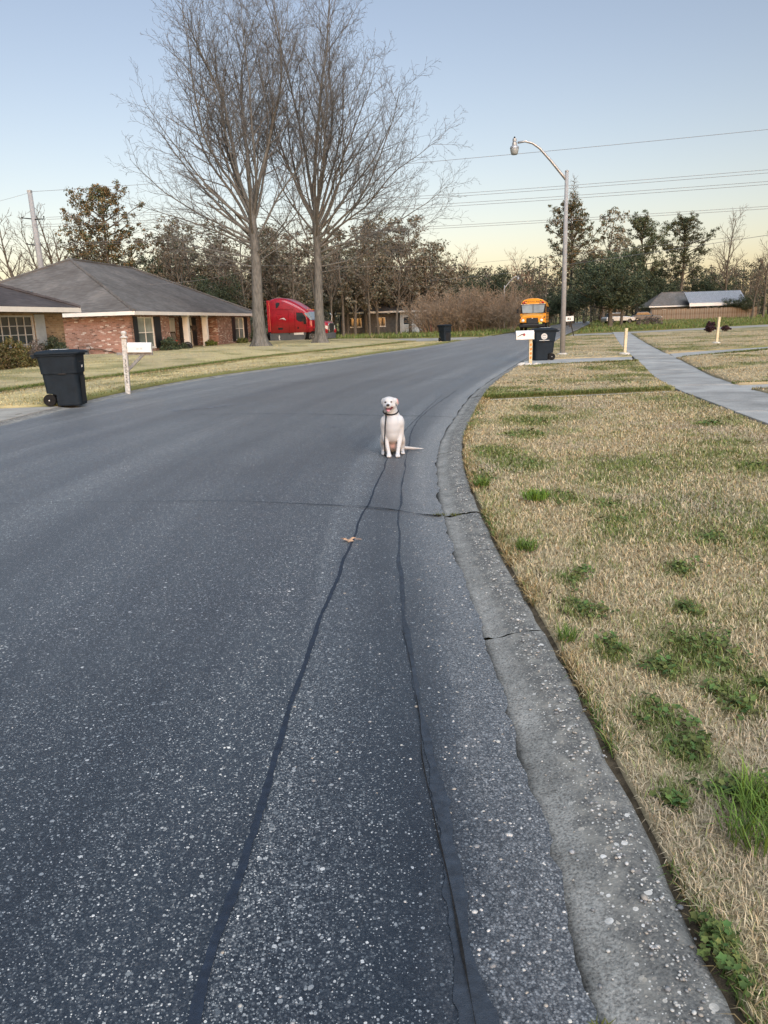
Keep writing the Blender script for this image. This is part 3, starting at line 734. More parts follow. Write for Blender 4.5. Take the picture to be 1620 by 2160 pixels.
def rrect(cx, cy, hx, hy, z, r=.06, n=4):
    pts = []
    for sx, sy, a0 in ((1, 1, 0), (-1, 1, 90), (-1, -1, 180), (1, -1, 270)):
        for k in range(n + 1):
            a = R(a0 + 90 * k / n); pts.append((cx + sx * (hx - r) + r * math.cos(a), cy + sy * (hy - r) + r * math.sin(a), z))
    return pts
def wheel_bin(loc, rz, label, sc=1.0, group='wheeled rubbish bins', logo=None, emblem=False, marks=False):
    """96-gallon cart; local +x is the front, -x the wheels and the handle"""
    b = empty('wheelie_bin', loc, rz, label, 'rubbish bin', group); b.scale = (sc, sc, sc)
    body = MB(); prof = [(.0, .325, .275, .02), (.03, .33, .28, .02), (.235, .338, .286, .01), (.262, .34, .288, .01), (.62, .352, .30, -.01), (.655, .354, .302, -.01), (.662, .372, .318, -.01), (.72, .376, .32, -.01), (1.00, .398, .335, -.02), (1.03, .405, .34, -.02)]
    rings = []
    for z, hx, hy, cx in prof:
        ring = rrect(cx, 0, hx, hy, z, .085)
        # wheel notch low at the back
        if z < .25: ring = [(max(x, -.12), y, z) for x, y, z in ring]
        rings.append(ring)
    body.loft(rings); bo = body.build('body', M['bin'], b, smooth=False, bevel=.004)
    rim = MB().loft([rrect(-.02, 0, .415, .35, 1.015, .09), rrect(-.02, 0, .425, .36, 1.02, .09), rrect(-.02, 0, .425, .36, 1.05, .09), rrect(-.02, 0, .40, .34, 1.052, .09)])
    rim.build('rim', M['bin'], b, bevel=.003)
    lid = MB().loft([rrect(.0, 0, .455, .375, 1.055, .10), rrect(.0, 0, .462, .382, 1.062, .10), rrect(.0, 0, .458, .378, 1.092, .10), rrect(-.01, 0, .40, .32, 1.118, .10), rrect(-.01, 0, .28, .22, 1.138, .09), rrect(-.01, 0, .12, .1, 1.143, .05)])
    ld = lid.build('lid', M['bin'], b, smooth=False)
    MB().box(-.30, .26, -.10, -.085, 1.118, 1.136).box(-.30, .26, .085, .10, 1.118, 1.136).build('lid_rib', M['bin'], ld, bevel=.003)
    hd = MB().tube([(-.44, -.26, 1.03), (-.53, -.26, 1.035), (-.53, .26, 1.035), (-.44, .26, 1.03)], .016, 8); hd.box(-.52, -.40, -.28, -.24, .985, 1.045).box(-.52, -.40, .24, .28, .985, 1.045)
    hd.build('handle', M['bin'], b)
    MB().tube([(-.265, -.30, .125), (-.265, .30, .125)], .012, 8).build('axle', M['steel'], b)
    for s in (-1, 1):
        y = s * .275
        w = MB().lathe([(.06, -.03), (.118, -.034), (.125, -.025), (.125, .025), (.118, .034), (.06, .03)], 24, (-.265, y, .125), 'y'); wo = w.build('wheel', M['rubber'], b, smooth=False)
        h = MB().lathe([(.022, -.05), (.026, 0), (.022, .05)], 12, (-.265, y, .125), 'y')
        for k in range(6):
            a = k * math.pi / 3; ca, sa = math.cos(a), math.sin(a)
            h.tube([(-.265 + .02 * ca, y, .125 + .02 * sa), (-.265 + .09 * ca, y, .125 + .09 * sa)], .011, 5)
        h.build('hub', M['bin_black'], wo)
        MB().lathe([(.013, -.056), (.013, .056)], 10, (-.265, y, .125), 'y').build('axle_cap', M['print'], wo)
    # moulded ledges, grab bar recess and dark panel on the side faces
    for s in (-1, 1):
        MB().box(-.02, .13, s * .31 - .012, s * .31 + .012, .64, .668).build('side_ledge', M['bin_black'], b, bevel=.004)
        MB().box(.045, .058, s * .325 - .008, s * .325 + .008, .675, .80).build('side_rib', M['bin'], b, bevel=.003)
    MB().box(.30, .375, -.16, .16, .88, .90).build('front_ledge', M['bin_black'], b, bevel=.004)
    pts = [(-.15, .06), (.15, .06), (.175, .60), (-.175, .60)]
    MB().add([(.349 + .03 * z, y, z) for y, z in pts], [(0, 1, 2, 3)]).add([(.352 + .03 * z, y, z) for y, z in pts], [(0, 1, 2, 3)]).build('front_panel', M['bin_black'], b)
    if marks:
        MB().box(.372, .378, -.01, .035, .765, .815).box(.372, .378, .05, .095, .77, .815).build('number_print', M['print'], b, bevel=.002)
        MB().box(-.2, -.02, -.12, .14, 1.1445, 1.148).box(.02, .15, -.16, .1, 1.1445, 1.148).build('lid_sticker', M['print'], ld)
    if emblem:
        y = .338
        ring = MB().lathe([(.0, .0), (.115, .0), (.115, .004), (.0, .004)], 28, (.03, y, .845), 'y', cap=False); ring.build('emblem', M['lamp_glass'], b)
        MB().lathe([(.075, -.002), (.095, -.002), (.095, .001), (.075, .001)], 28, (.03, y + .004, .845), 'y', cap=False).build('emblem_ring', M['print'], b)
        MB().box(-.03, .09, y + .005, y + .009, .83, .86).box(.0, .06, y + .005, y + .009, .80, .82).build('emblem_mark', M['print'], b)
        MB().box(-.16, .20, y - .03, y + .002, .70, .715).build('lettering_line', M['print'], b)
        MB().box(-.26, .1, -.2, .12, 1.1445, 1.148).build('lid_sticker', M['print'], ld)
    return b
wheel_bin((-6.62, 16.2, .065), R(6), 'dark blue-grey wheelie bin on the left driveway beside the kerb', 1.0, marks=True)
wheel_bin((5.72, 27.0, .075), R(181), 'black wheelie bin with round pale emblem behind the right-hand mailbox', .96, emblem=True)
wheel_bin((4.7, 54.8, .09), R(-60), 'distant dark wheelie bin beside the far left driveway', 1.0)

# ------------------------------------------------------------------ mailboxes
def mailbox_body(parent, L, W, H, z, x0, mat):
    """rounded-top box lying along x"""
    poly = [(-W / 2, 0), (W / 2, 0)] + [(W / 2 * math.cos(R(a)), H - W / 2 + W / 2 * math.sin(R(a))) for a in range(0, 181, 20)]
    mb = MB().prism_yz([(y, zz + z) for y, zz in poly], x0, x0 + L)
    bx = mb.build('box', mat, parent, bevel=.006)
    poly2 = [(y * 1.03, zz * 1.03 + z - .004) for y, zz in poly]
    MB().prism_yz(poly2, x0 + L - .004, x0 + L + .014).build('door', mat, bx, bevel=.003)
    MB().tube([(x0 + L + .014, 0, z + H * .8), (x0 + L + .035, 0, z + H * .8), (x0 + L + .035, 0, z + H * .7)], .006, 6).build('door_pull', M['steel'], bx)
    return bx
mb_ = empty('mailbox', (-6.30, 19.2, .09), R(8), 'white mailbox on weathered post with ball finial, numbered post, left verge', 'mailbox')
mb_.rotation_euler = (0, R(2.0), R(8))
MB().box(-.058, .058, -.058, .058, -.15, 1.27).build('post', M['old_white'], mb_, bevel=.006)
MB().lathe([(.058, 1.27), (.095, 1.275), (.10, 1.30), (.06, 1.32), (.045, 1.34), (.062, 1.365), (.07, 1.395), (.058, 1.43), (.02, 1.447)], 16).build('finial', M['old_white'], mb_, smooth=True)
MB().box(-.20, .66, -.045, .045, .865, .93).build('arm', M['grey_wood'], mb_, bevel=.005)
MB().prism_xz([(.055, .47), (.055, .57), (.36, .865), (.46, .865)], -.035, .035).build('brace', M['grey_wood'], mb_, bevel=.004)
bx = mailbox_body(mb_, .56, .20, .24, .932, .07, M['white_paint'])
M['faded_print'] = plain('faded_print', (.55, .55, .56), .7, .3, .2, 40)
MB().box(.28, .36, -.1022, -.1005, 1.005, 1.035).box(.375, .43, -.1022, -.1005, 1.0, 1.05).build('faded_mark', M['faded_print'], bx)
for k, ch in enumerate('15025'):
    text('post_number', ch, .12, M['ink'], mb_, (.0, -.0595, .72 - .125 * k), (R(90), 0, 0), .0015)

mr = empty('mailbox', (4.72, 24.05, .08), R(0), 'white mailbox with red printed flag on cream post, right kerb', 'mailbox')
MB().box(-.055, .045, -.05, .05, -.1, .80).build('post', M['cream_post'], mr, bevel=.005)
bx = mailbox_body(mr, .54, .22, .27, .80, -.47, M['white_paint'])
for o in bx.children: o.matrix_local = Matrix.Translation((-.40, 0, 0)) @ Matrix.Scale(-1, 4, (1, 0, 0)) if False else o.matrix_local
f = MB().prism_xz([(-.44, .875), (-.43, .895), (-.30, .975), (-.20, .99), (-.20, .955), (-.30, .945)], -.1145, -.1125).build('printed_flag_arm', M['ink'], bx)
MB().prism_xz([(-.27, .935), (-.20, .985), (-.19, .93), (-.23, .90)], -.1165, -.1148).build('printed_flag', M['red_paint'], bx)
MB().prism_xz([(-.16, .948), (.01, .972), (.01, .984), (-.16, .960)], -.1122, -.1105).build('faded_mark', M['faded_print'], bx)
for k in range(4):
    MB().prism_xz([(-.035, .66 - .13 * k), (.02, .68 - .13 * k), (.03, .62 - .13 * k), (-.01, .58 - .13 * k), (-.03, .61 - .13 * k)], -.0522, -.0503).build('post_mark', M['orange_mark'], mr)
def rock(name, loc, s, label=None, cat=None, group=None, mat=None, parent=None, seed=0):
    rn = random.Random(seed); bm = bmesh.new(); bmesh.ops.create_icosphere(bm, subdivisions=2, radius=1)
    for v in bm.verts: v.co = Vector((v.co.x * s[0], v.co.y * s[1], v.co.z * s[2])) * (1 + rn.uniform(-.16, .16))
    me = bpy.data.meshes.new(name); bm.to_mesh(me); bm.free(); o = link(name, me, mat or M['pale_stone'], parent); o.location = loc
    return tag(o, label, cat, group)
for k, (x, y, s) in enumerate([(4.44, 24.0, .11), (4.60, 23.86, .10), (4.86, 23.92, .085), (4.98, 24.06, .07), (4.36, 23.82, .07)]):
    rock('edging_stone', (x, y, .10), (s * 1.3, s, s * .8), 'pale stone heaped at the foot of the right-hand mailbox post', 'stone', 'stones at the mailbox foot', seed=k)

# ------------------------------------------------------------------ street lamps
def street_lamp(loc, h, arm_len, rise, rz, label, r=.105, sc=1.0):
    e = empty('street_lamp', loc, rz, label, 'street lamp'); e.scale = (sc,) * 3
    MB().tube([(0, 0, -.3), (0, 0, h * .5), (0, 0, h)], [r, r * .82, r * .62], 16).build('pole', M['concrete_pole'], e, smooth=True)
    MB().lathe([(r * .66, h), (r * .66, h + .04), (r * .3, h + .07)], 16).build('pole_cap', M['steel'], e)
    MB().lathe([(.19, -.05), (.19, .04), (.13, .06)], 12).build('base', M['pale_stone'], e)
    pts = [(0, 0, h - .28), (-.16, 0, h - .10), (-.62, 0, h + .42), (-1.02, 0, h + .83), (-1.28, 0, h + 1.0), (-1.55, 0, h + 1.07), (-arm_len + .12, 0, h + 1.03)]
    MB().tube(pts, [.055, .053, .048, .045, .042, .04, .038], 10).build('arm', M['steel'], e, smooth=True)
    hx = -arm_len; hz = h + 1.0
    hd = MB().lathe([(.03, .17), (.07, .165), (.072, .08), (.05, .07), (.055, .05), (.085, .04), (.09, -.06), (.15, -.10), (.165, -.16), (.15, -.175)], 18, (hx, 0, hz)).build('lamp_head', M['steel'], e, smooth=False)
    MB().lathe([(.15, -.165), (.155, -.20), (.125, -.34), (.10, -.37), (.02, -.375)], 18, (hx, 0, hz)).build('lamp_glass', M['lamp_glass'], hd, smooth=True)
    MB().lathe([(.025, .17), (.035, .20), (.02, .235)], 10, (hx, 0, hz)).build('photocell', M['bin_black'], hd)
    return e
street_lamp((7.10, 29.9, .1), 6.55, 1.94, 1.2, R(2), 'tall grey street lamp with curved arm on the right verge')
street_lamp((16.2, 100, .1), 5.4, 1.7, 1.1, R(180), 'small distant street lamp rising behind the brown thicket', .09)

# ------------------------------------------------------------------ white posts with stone collars, sign
def marker_post(loc, h, label, tilt, rad):
    e = empty('marker_post', loc, 0, label, 'post', 'cream marker posts beside the sidewalk'); e.rotation_euler = (0, tilt, 0)
    MB().box(-.048, .048, -.048, .048, -.1, h).build('post', M['cream_post'], e, bevel=.006)
    mb = MB(); mb.lathe([(rad, -.02), (rad, .03), (rad - .03, .055), (.06, .06)], 14); mb.build('stone_collar', M['pale_stone'], e)
    return e
marker_post((9.05, 28.45, .11), .93, 'cream wooden post with stone collar at the sidewalk and driveway corner', R(1.5), .19)
marker_post((15.45, 35.4, .12), 1.16, 'cream wooden post with stone collar out on the right-hand lawn', R(2.2), .17)
sg = empty('yard_sign', (14.9, 59.3, .1), 0, 'white board sign on leaning black stake right of the street lamp', 'sign'); sg.rotation_euler = (0, R(-15), 0)
MB().box(-.03, .03, -.03, .03, -.1, 1.2).build('stake', M['bin_black'], sg)
bd = box('board', M['white_paint'], sg, -.30, .30, -.045, -.032, 1.10, 1.47); bd.rotation_euler = (0, R(12), 0); bd.location = (-.28, 0, .02)
MB().box(-.16, -.05, -.048, -.0465, 1.22, 1.34).box(-.02, .10, -.048, -.0465, 1.20, 1.30).box(-.14, .14, -.048, -.0465, 1.37, 1.385).build('board_print', M['ink'], bd)

# ------------------------------------------------------------------ dead leaf on the road
lf = MB(); pts = []
for k in range(16):
    a = 2 * math.pi * k / 16; r_ = .055 if k % 2 == 0 else .026
    pts.append((r_ * math.cos(a), r_ * .8 * math.sin(a), .012 + .012 * math.sin(a * 2 + 1)))
lf.add([(0, 0, .004)] + pts, [(0, 1 + k, 1 + (k + 1) % 16) for k in range(16)])
lf.tube([(.045, .0, .012), (.09, .012, .006)], .0022, 4)
lo = lf.build('dead_leaf', plain('dead_leaf', (.42, .29, .20), .8, .2, .2, 60)); lo.location = (-.26, 5.24, float(road_z(np.array(-.26), np.array(5.24))) + .008)
s_ = lo.modifiers.new('thick', 'SOLIDIFY'); s_.thickness = .0015
tag(lo, 'curled tan dead leaf lying on the asphalt', 'leaf')

# ------------------------------------------------------------------ the dog
def dog():
    Yd, Zd = 8.72, float(road_z(np.array(.13), np.array(8.72)))
    e = empty('dog', (.13, Yd, Zd), 0, 'white dog with floppy ears sitting on the road, mouth open', 'dog')
    mb = MB()
    def chain(pts, rad, n=12):                 # tapered limb with rounded ends
        P = [Vector(p) for p in pts]; a = P[0] + (P[0] - P[1]).normalized() * rad[0] * .7; b = P[-1] + (P[-1] - P[-2]).normalized() * rad[-1] * .7
        mb.tube([a] + P + [b], [rad[0] * .5] + list(rad) + [rad[-1] * .5], n)
    def ball(c, s, rot=None):
        q = MB().lathe([(math.sin(R(a)) if 0 < a < 180 else .02, -math.cos(R(a))) for a in range(0, 181, 15)], 16)
        m = Matrix.Diagonal((*s, 1)); m = (rot.to_4x4() @ m) if rot else m
        mb.add([tuple(m @ Vector(v) + Vector(c)) for v in q.v], q.f)
    from mathutils import Euler
    # trunk from rump to neck
    ball((0, .36, .13), (.130, .16, .125)); ball((.0, .28, .21), (.125, .15, .15)); ball((0, .20, .30), (.122, .135, .15)); ball((-.002, .13, .37), (.125, .125, .135))
    ball((-.003, .075, .385), (.108, .10, .115)); ball((-.003, .082, .34), (.112, .104, .13)); ball((-.003, .095, .28), (.104, .105, .13)); ball((-.002, .15, .22), (.095, .12, .10)); ball((0, .22, .13), (.10, .13, .09))
    chain([(0, .16, .42), (-.010, .12, .50), (-.026, .085, .58)], [.118, .092, .076])
    # shoulders and front legs
    for s, top, elb, wr, paw in ((-1, (-.100, .09, .39), (-.102, .085, .25), (-.068, .02, .11), (-.054, -.005, .026)), (1, (.100, .09, .39), (.103, .085, .25), (.070, .02, .11), (.055, -.015, .026))):
        ball(top, (.052, .07, .085)); chain([top, elb], [.055, .040]); chain([elb, wr], [.038, .027]); chain([wr, (paw[0], paw[1] + .012, .035)], [.026, .027])
        ball((paw[0], paw[1] - .02, .024), (.034, .046, .026))
        for k in (-1, -.33, .33, 1): ball((paw[0] + k * .022, paw[1] - .052 + abs(k) * .008, .017), (.0115, .02, .017))
    # thighs, hind feet
    for s in (-1, 1):
        ball((s * .112, .29, .14), (.052, .125, .125)); ball((s * .122, .20, .17), (.040, .06, .06))
        chain([(s * .122, .20, .16), (s * .122, .28, .07)], [.040, .034]); chain([(s * .122, .33, .035), (s * .124, .20, .026)], [.028, .026])
        ball((s * .124, .165, .022), (.030, .045, .022))
        for k in (-1, -.33, .33, 1): ball((s * .124 + k * .019, .13 + abs(k) * .008, .015), (.010, .018, .014))
    # tail lying out to the side
    chain([(.08, .42, .06), (.16, .43, .035), (.28, .43, .024), (.40, .425, .018)], [.036, .024, .018, .009], 10)
    # head, muzzle, jaw
    H = Vector((-.032, .045, .628)); HS = .93
    ball(H, (.074, .088, .070)); ball(H + Vector((0, -.03, .02)) * HS, (0.0651, 0.0575, 0.0479))
    for s in (-1, 1): ball(H + Vector((s * .045, -.03, -.03)) * HS, (0.0344, 0.0479, 0.0402))
    rot = Euler((R(8), 0, R(-7))).to_matrix()
    ball(H + Vector((-.010, -.088, -.032)) * HS, (0.0370, 0.0588, 0.0319), rot); ball(H + Vector((-.012, -.122, -.026)) * HS, (0.0286, 0.0286, 0.0252), rot)
    ball(H + Vector((-.006, -.075, -.088)) * HS, (0.0326, 0.0527, 0.0182), Euler((R(26), 0, R(-7))).to_matrix())
    for s in (-1, 1):                                               # folded ears
        if s > 0:
            ball(H + Vector((.070, .010, .036)) * HS, (0.0252, 0.0218, 0.0202)); ball(H + Vector((0, .0, .040)) * HS, (0.0672, 0.0521, 0.0302)); ball(H + Vector((.095, -.004, .016)) * HS, (0.0134, 0.0230, 0.0459), Euler((0, R(-14), 0)).to_matrix()); ball(H + Vector((.103, -.008, -.022)) * HS, (0.0096, 0.0172, 0.0249))
        else:
            ball(H + Vector((-.066, .016, .034)) * HS, (0.0218, 0.0235, 0.0185)); ball(H + Vector((-.084, .025, .012)) * HS, (0.0115, 0.0268, 0.0402), Euler((0, R(8), 0)).to_matrix())
    mb.v = [(x_ * .93, y_, z_) if z_ < .54 else (x_, y_, z_) for x_, y_, z_ in mb.v]
    me = remesh(mb, .0065, 24, .5)
    # coat: white, cream on belly and flanks, pink groin and ear
    n = len(me.vertices); co = np.empty(n * 3, np.float32); me.vertices.foreach_get('co', co); co = co.reshape(-1, 3); x, y, z = co.T
    white = np.array([.51, .525, .545]); cream = np.array([.44, .395, .35]); pink = np.array([.62, .36, .33])
    w = np.clip(sstep(.44, .30, z) * sstep(.06, .16, z) * .55 * sstep(.02, .08, y) + sstep(.2, .36, y) * .35, 0, .85) * (.7 + .6 * fbm(x * 22, z * 22, 4, 2))
    w = np.clip(w, 0, .9)
    c = white * (1 - w[:, None]) + cream * w[:, None]
    p = np.exp(-((x / .045) ** 2 + ((z - .11) / .055) ** 2)) * (y < .17) * (y > .02) * .85
    c = c * (1 - p[:, None]) + pink * p[:, None]
    tl = sstep(.16, .22, x) * sstep(.38, .30, x) * .35 * (y > .36); c = c * (1 - tl[:, None]) + cream * tl[:, None]
    a = me.color_attributes.new('col', 'FLOAT_COLOR', 'POINT'); c4 = np.ones((n, 4), np.float32); c4[:, :3] = c; a.data.foreach_set('color', c4.ravel())
    t = NT('dog_coat', .85, .2); t.base(t.attr()); t.b.inputs['Sheen Weight'].default_value = .3; t.bump(t.noise(400, 2), .25, .003)
    link('body', me, t.m, e)
    blk = plain('dog_nose', (.022, .018, .018), .35, .5, .3, 60); dkm = plain('dog_mouth', (.10, .018, .022), .6, .3, .3, 60)
    tng = plain('dog_tongue', (.55, .23, .25), .45, .5, .15, 60); pk = plain('dog_ear_skin', (.66, .38, .37), .7, .3, .1, 40)
    def ell(name, c, s, mat, rot=(0, 0, 0), par=e):
        q = MB().lathe([(max(.02, math.sin(R(k))), -math.cos(R(k))) for k in range(0, 181, 15)], 14)
        o = q.build(name, mat, par, smooth=True); o.location = H + Vector(c) * HS; o.scale = [q_ * HS for q_ in s]; o.rotation_euler = rot; return o
    ell('nose', (-.014, -.155, -.014), (.021, .014, .016), blk)
    for sx in (-.040, .032): ell('eye', (sx - .004, -.084, .016), (.0125, .009, .0095), blk)
    # open mouth: dark lips, pink tongue between muzzle and jaw
    ell('mouth', (-.004, -.098, -.062), (.040, .044, .020), dkm, (R(16), 0, R(-7)))
    ell('lips', (.018, -.085, -.058), (.030, .045, .013), dkm, (R(12), R(-14), R(-7)))
    ell('tongue', (-.012, -.128, -.076), (.024, .032, .009), tng, (R(34), 0, R(-7)))
    ell('ear_lining', (.108, -.018, .014), (.005, .013, .036), pk, (0, R(-12), R(-20)))
    # collar
    rings = []
    for k in range(25):
        an = 2 * math.pi * k / 24; rings.append((-.014 + .086 * math.cos(an), .110 + .090 * math.sin(an), .520 + .030 * math.sin(an)))
    MB().tube(rings, .0085, 6, False).build('collar', M['bin_black'], e)
    # claws are too small; the leash is a thing of its own
    ls = MB().tube([(.13 - .068, Yd + .045, Zd + .515), (.13 - .074, Yd - .015, Zd + .46), (.13 - .085, Yd - .03, Zd + .36), (.13 - .092, Yd - .035, Zd + .25), (.13 - .098, Yd - .035, Zd + .12), (.13 - .098, Yd - .03, Zd + .03), (.13 - .09, Yd + .03, Zd + .012), (.13 - .06, Yd + .12, Zd + .012), (.13 + .0, Yd + .15, Zd + .012)], .0075, 6)
    tag(ls.build('leash', M['bin_black'], None, smooth=True), 'thin black leash hanging from the collar of the white dog', 'leash')
dog()
# ================================================================== houses
def mat_brick(name, tones, mortar, scale=1.0, white=.0, bump=.5):
    t = NT(name, .9, .2); x, y, z = t.sep(t.obj())
    vec = t.comb(t.math('ADD', x, y), z)
    br = t.n('TexBrick'); t.l(vec, br.inputs['Vector'])
    br.inputs['Scale'].default_value = 1.0; br.inputs['Brick Width'].default_value = .215; br.inputs['Row Height'].default_value = .075
    br.inputs['Mortar Size'].default_value = .008; br.inputs['Mortar Smooth'].default_value = .3; br.inputs['Bias'].default_value = 0
    br.inputs['Color1'].default_value = (0, 0, 0, 1); br.inputs['Color2'].default_value = (1, 1, 1, 1); br.inputs['Mortar'].default_value = (.5, .5, .5, 1)
    n = len(tones); col = t.ramp(br.outputs['Color'], [(k / (n - 1), c) for k, c in enumerate(tones)])
    col = t.mix(.35, col, t.ramp(t.noise(9, 4), [(.3, (.6, .6, .6)), (.7, (1.3, 1.3, 1.3))]), 'MULTIPLY')
    pn = t.ramp(t.noise(.9, 3), [(.35, (.8, .8, .8)), (.65, (1.15, 1.15, 1.15))]); col = t.mix(1.0, col, pn, 'MULTIPLY')
    col = t.mix(br.outputs['Fac'], col, mortar)
    t.base(col); inv = t.math('SUBTRACT', 1.0, br.outputs['Fac']); t.bump(inv, bump, .012); return t.m
def mat_shingle(name, c, c2):
    t = NT(name, .92, .2); x, y, z = t.sep(t.obj())
    vec = t.comb(t.math('ADD', t.math('MULTIPLY', x, 1.0), t.math('MULTIPLY', y, .93)), t.math('MULTIPLY', z, 2.2))
    br = t.n('TexBrick'); t.l(vec, br.inputs['Vector']); br.inputs['Scale'].default_value = 1.0
    br.inputs['Brick Width'].default_value = .30; br.inputs['Row Height'].default_value = .14; br.inputs['Mortar Size'].default_value = .012
    br.inputs['Color1'].default_value = (0, 0, 0, 1); br.inputs['Color2'].default_value = (1, 1, 1, 1); br.inputs['Mortar'].default_value = (.1, .1, .1, 1)
    col = t.ramp(br.outputs['Color'], [(0, c), (1, c2)])
    col = t.mix(.9, col, t.ramp(t.noise(.5, 6, None, .65), [(.3, (.62, .6, .58)), (.55, (1, 1, 1)), (.75, (1.35, 1.3, 1.22))]), 'MULTIPLY')
    t.base(col); t.bump(br.outputs['Fac'], -.5, .02); return t.m
M['brick_red'] = mat_brick('red_brick', [(.14, .075, .06), (.27, .135, .10), (.33, .175, .135), (.30, .15, .11), (.36, .20, .155), (.34, .19, .15), (.62, .55, .50)], (.30, .25, .21))
M['brick_tan'] = mat_brick('tan_brick', [(.12, .08, .05), (.23, .155, .09), (.28, .19, .115), (.24, .165, .1), (.31, .225, .14), (.19, .135, .085)], (.25, .205, .155))
M['shingle'] = mat_shingle('grey_shingle', (.115, .110, .106), (.165, .158, .152))
M['shingle_dark'] = mat_shingle('dark_shingle', (.062, .056, .058), (.09, .082, .084))
M['trim'] = plain('white_trim', (.72, .70, .66), .55, .35, .06, 3)
M['trim_shade_tint'] = plain('shade_tinted_trim', (.36, .37, .37), .6, .3, .1, 4)  # white window frame with the eave shade painted into its colour
M['shutter'] = plain('black_shutter', (.012, .015, .020), .5, .4, .2, 5)
M['shutter_grey'] = plain('grey_shutter', (.30, .33, .35), .6, .3, .1, 5)
M['glass'] = glass('window_glass', (.16, .19, .18))
M['glass_dark'] = glass('window_glass_dark', (.030, .040, .048))
M['curtain'] = plain('curtain', (.50, .53, .48), .9, .1, .25, 4)
M['soffit'] = plain('soffit', (.42, .41, .39), .8, .2, .1, 4)
M['door_white'] = plain('door_white', (.55, .55, .53), .5, .4, .1, 4)
M['door_red'] = plain('door_red', (.28, .04, .045), .6, .3, .2, 6)
M['red_slab'] = plain('red_painted_slab', (.33, .085, .07), .8, .2, .25, 4)
M['meter'] = plain('meter_grey', (.15, .165, .17), .5, .4, .15, 8, metal=.4)
M['dark_wood'] = plain('dark_wood', (.05, .035, .025), .8, .2, .3, 10)

def frame_house(name, origin, d1, label):
    e = empty(name, (origin[0], origin[1], origin[2]), math.atan2(d1[1], d1[0]), label, 'house'); return e
def wall_run(axis, a0, a1, fixed, th, z0, z1, holes):
    """boxes of a wall along one axis with rectangular openings (a, b, lo, hi)"""
    mb = MB(); cuts = sorted({a0, a1, *[h[0] for h in holes], *[h[1] for h in holes]})
    def bx(p, q, lo, hi):
        if q - p < 1e-4 or hi - lo < 1e-4: return
        if axis == 'x': mb.box(p, q, fixed, fixed + th, lo, hi)
        else: mb.box(fixed, fixed + th, p, q, lo, hi)
    for p, q in zip(cuts[:-1], cuts[1:]):
        z = z0
        for h in sorted([h for h in holes if h[0] <= p + 1e-6 and h[1] >= q - 1e-6], key=lambda h: h[2]):
            bx(p, q, z, h[2]); z = h[3]
        bx(p, q, z, z1)
    return mb
def window(parent, x0, x1, z0, z1, y=.0, cols=2, rows=2, mat='glass', bar=.05, curtain=False, tm='trim'):
    """sash window in a wall whose face is y (facing -y); frame, sill, panes"""
    w = MB()
    fr = .06
    w.box(x0, x0 + fr, y - .03, y + .10, z0, z1).box(x1 - fr, x1, y - .03, y + .10, z0, z1).box(x0 + fr, x1 - fr, y - .03, y + .10, z1 - fr, z1).box(x0 + fr, x1 - fr, y - .03, y + .10, z0, z0 + fr)
    wo = w.build('window', M[tm], parent)
    xs = np.linspace(x0 + fr, x1 - fr, cols + 1); zs = np.linspace(z0 + fr, z1 - fr, rows + 1)
    for k in range(1, cols): box('mullion', M[tm], wo, xs[k] - bar / 2, xs[k] + bar / 2, y + .0, y + .07, z0 + fr, z1 - fr)
    for k in range(1, rows): box('glazing_bar', M[tm], wo, x0 + fr, x1 - fr, y + .004, y + .066, zs[k] - bar / 2, zs[k] + bar / 2)
    for a in range(cols):
        for b in range(rows):
            box('pane', M[mat] if not (curtain and b == rows - 1) else M['curtain_pane'], wo, xs[a] + .001, xs[a + 1] - .001, y + .035, y + .041, zs[b] + .001, zs[b + 1] - .001)
    box('sill', M['trim'], wo, x0 - .05, x1 + .05, y - .07, y + .02, z0 - .06, z0 - .002)
    return wo
M['curtain_pane'] = glass('window_glass_curtained', (.34, .38, .35))
def shutter(parent, x0, x1, z0, z1, y=-.0, mat='shutter'):
    s = MB().box(x0, x1, y - .045, y - .005, z0, z1).build('shutter', M[mat], parent, bevel=.004)
    mid = (z0 + z1) / 2; mb = MB()
    for lo, hi in ((z0 + .06, mid - .04), (mid + .04, z1 - .06)):
        k = lo
        while k < hi - .03: mb.box(x0 + .05, x1 - .05, y - .054, y - .045, k, k + .025); k += .055
    mb.build('louvre', M[mat], s); return s
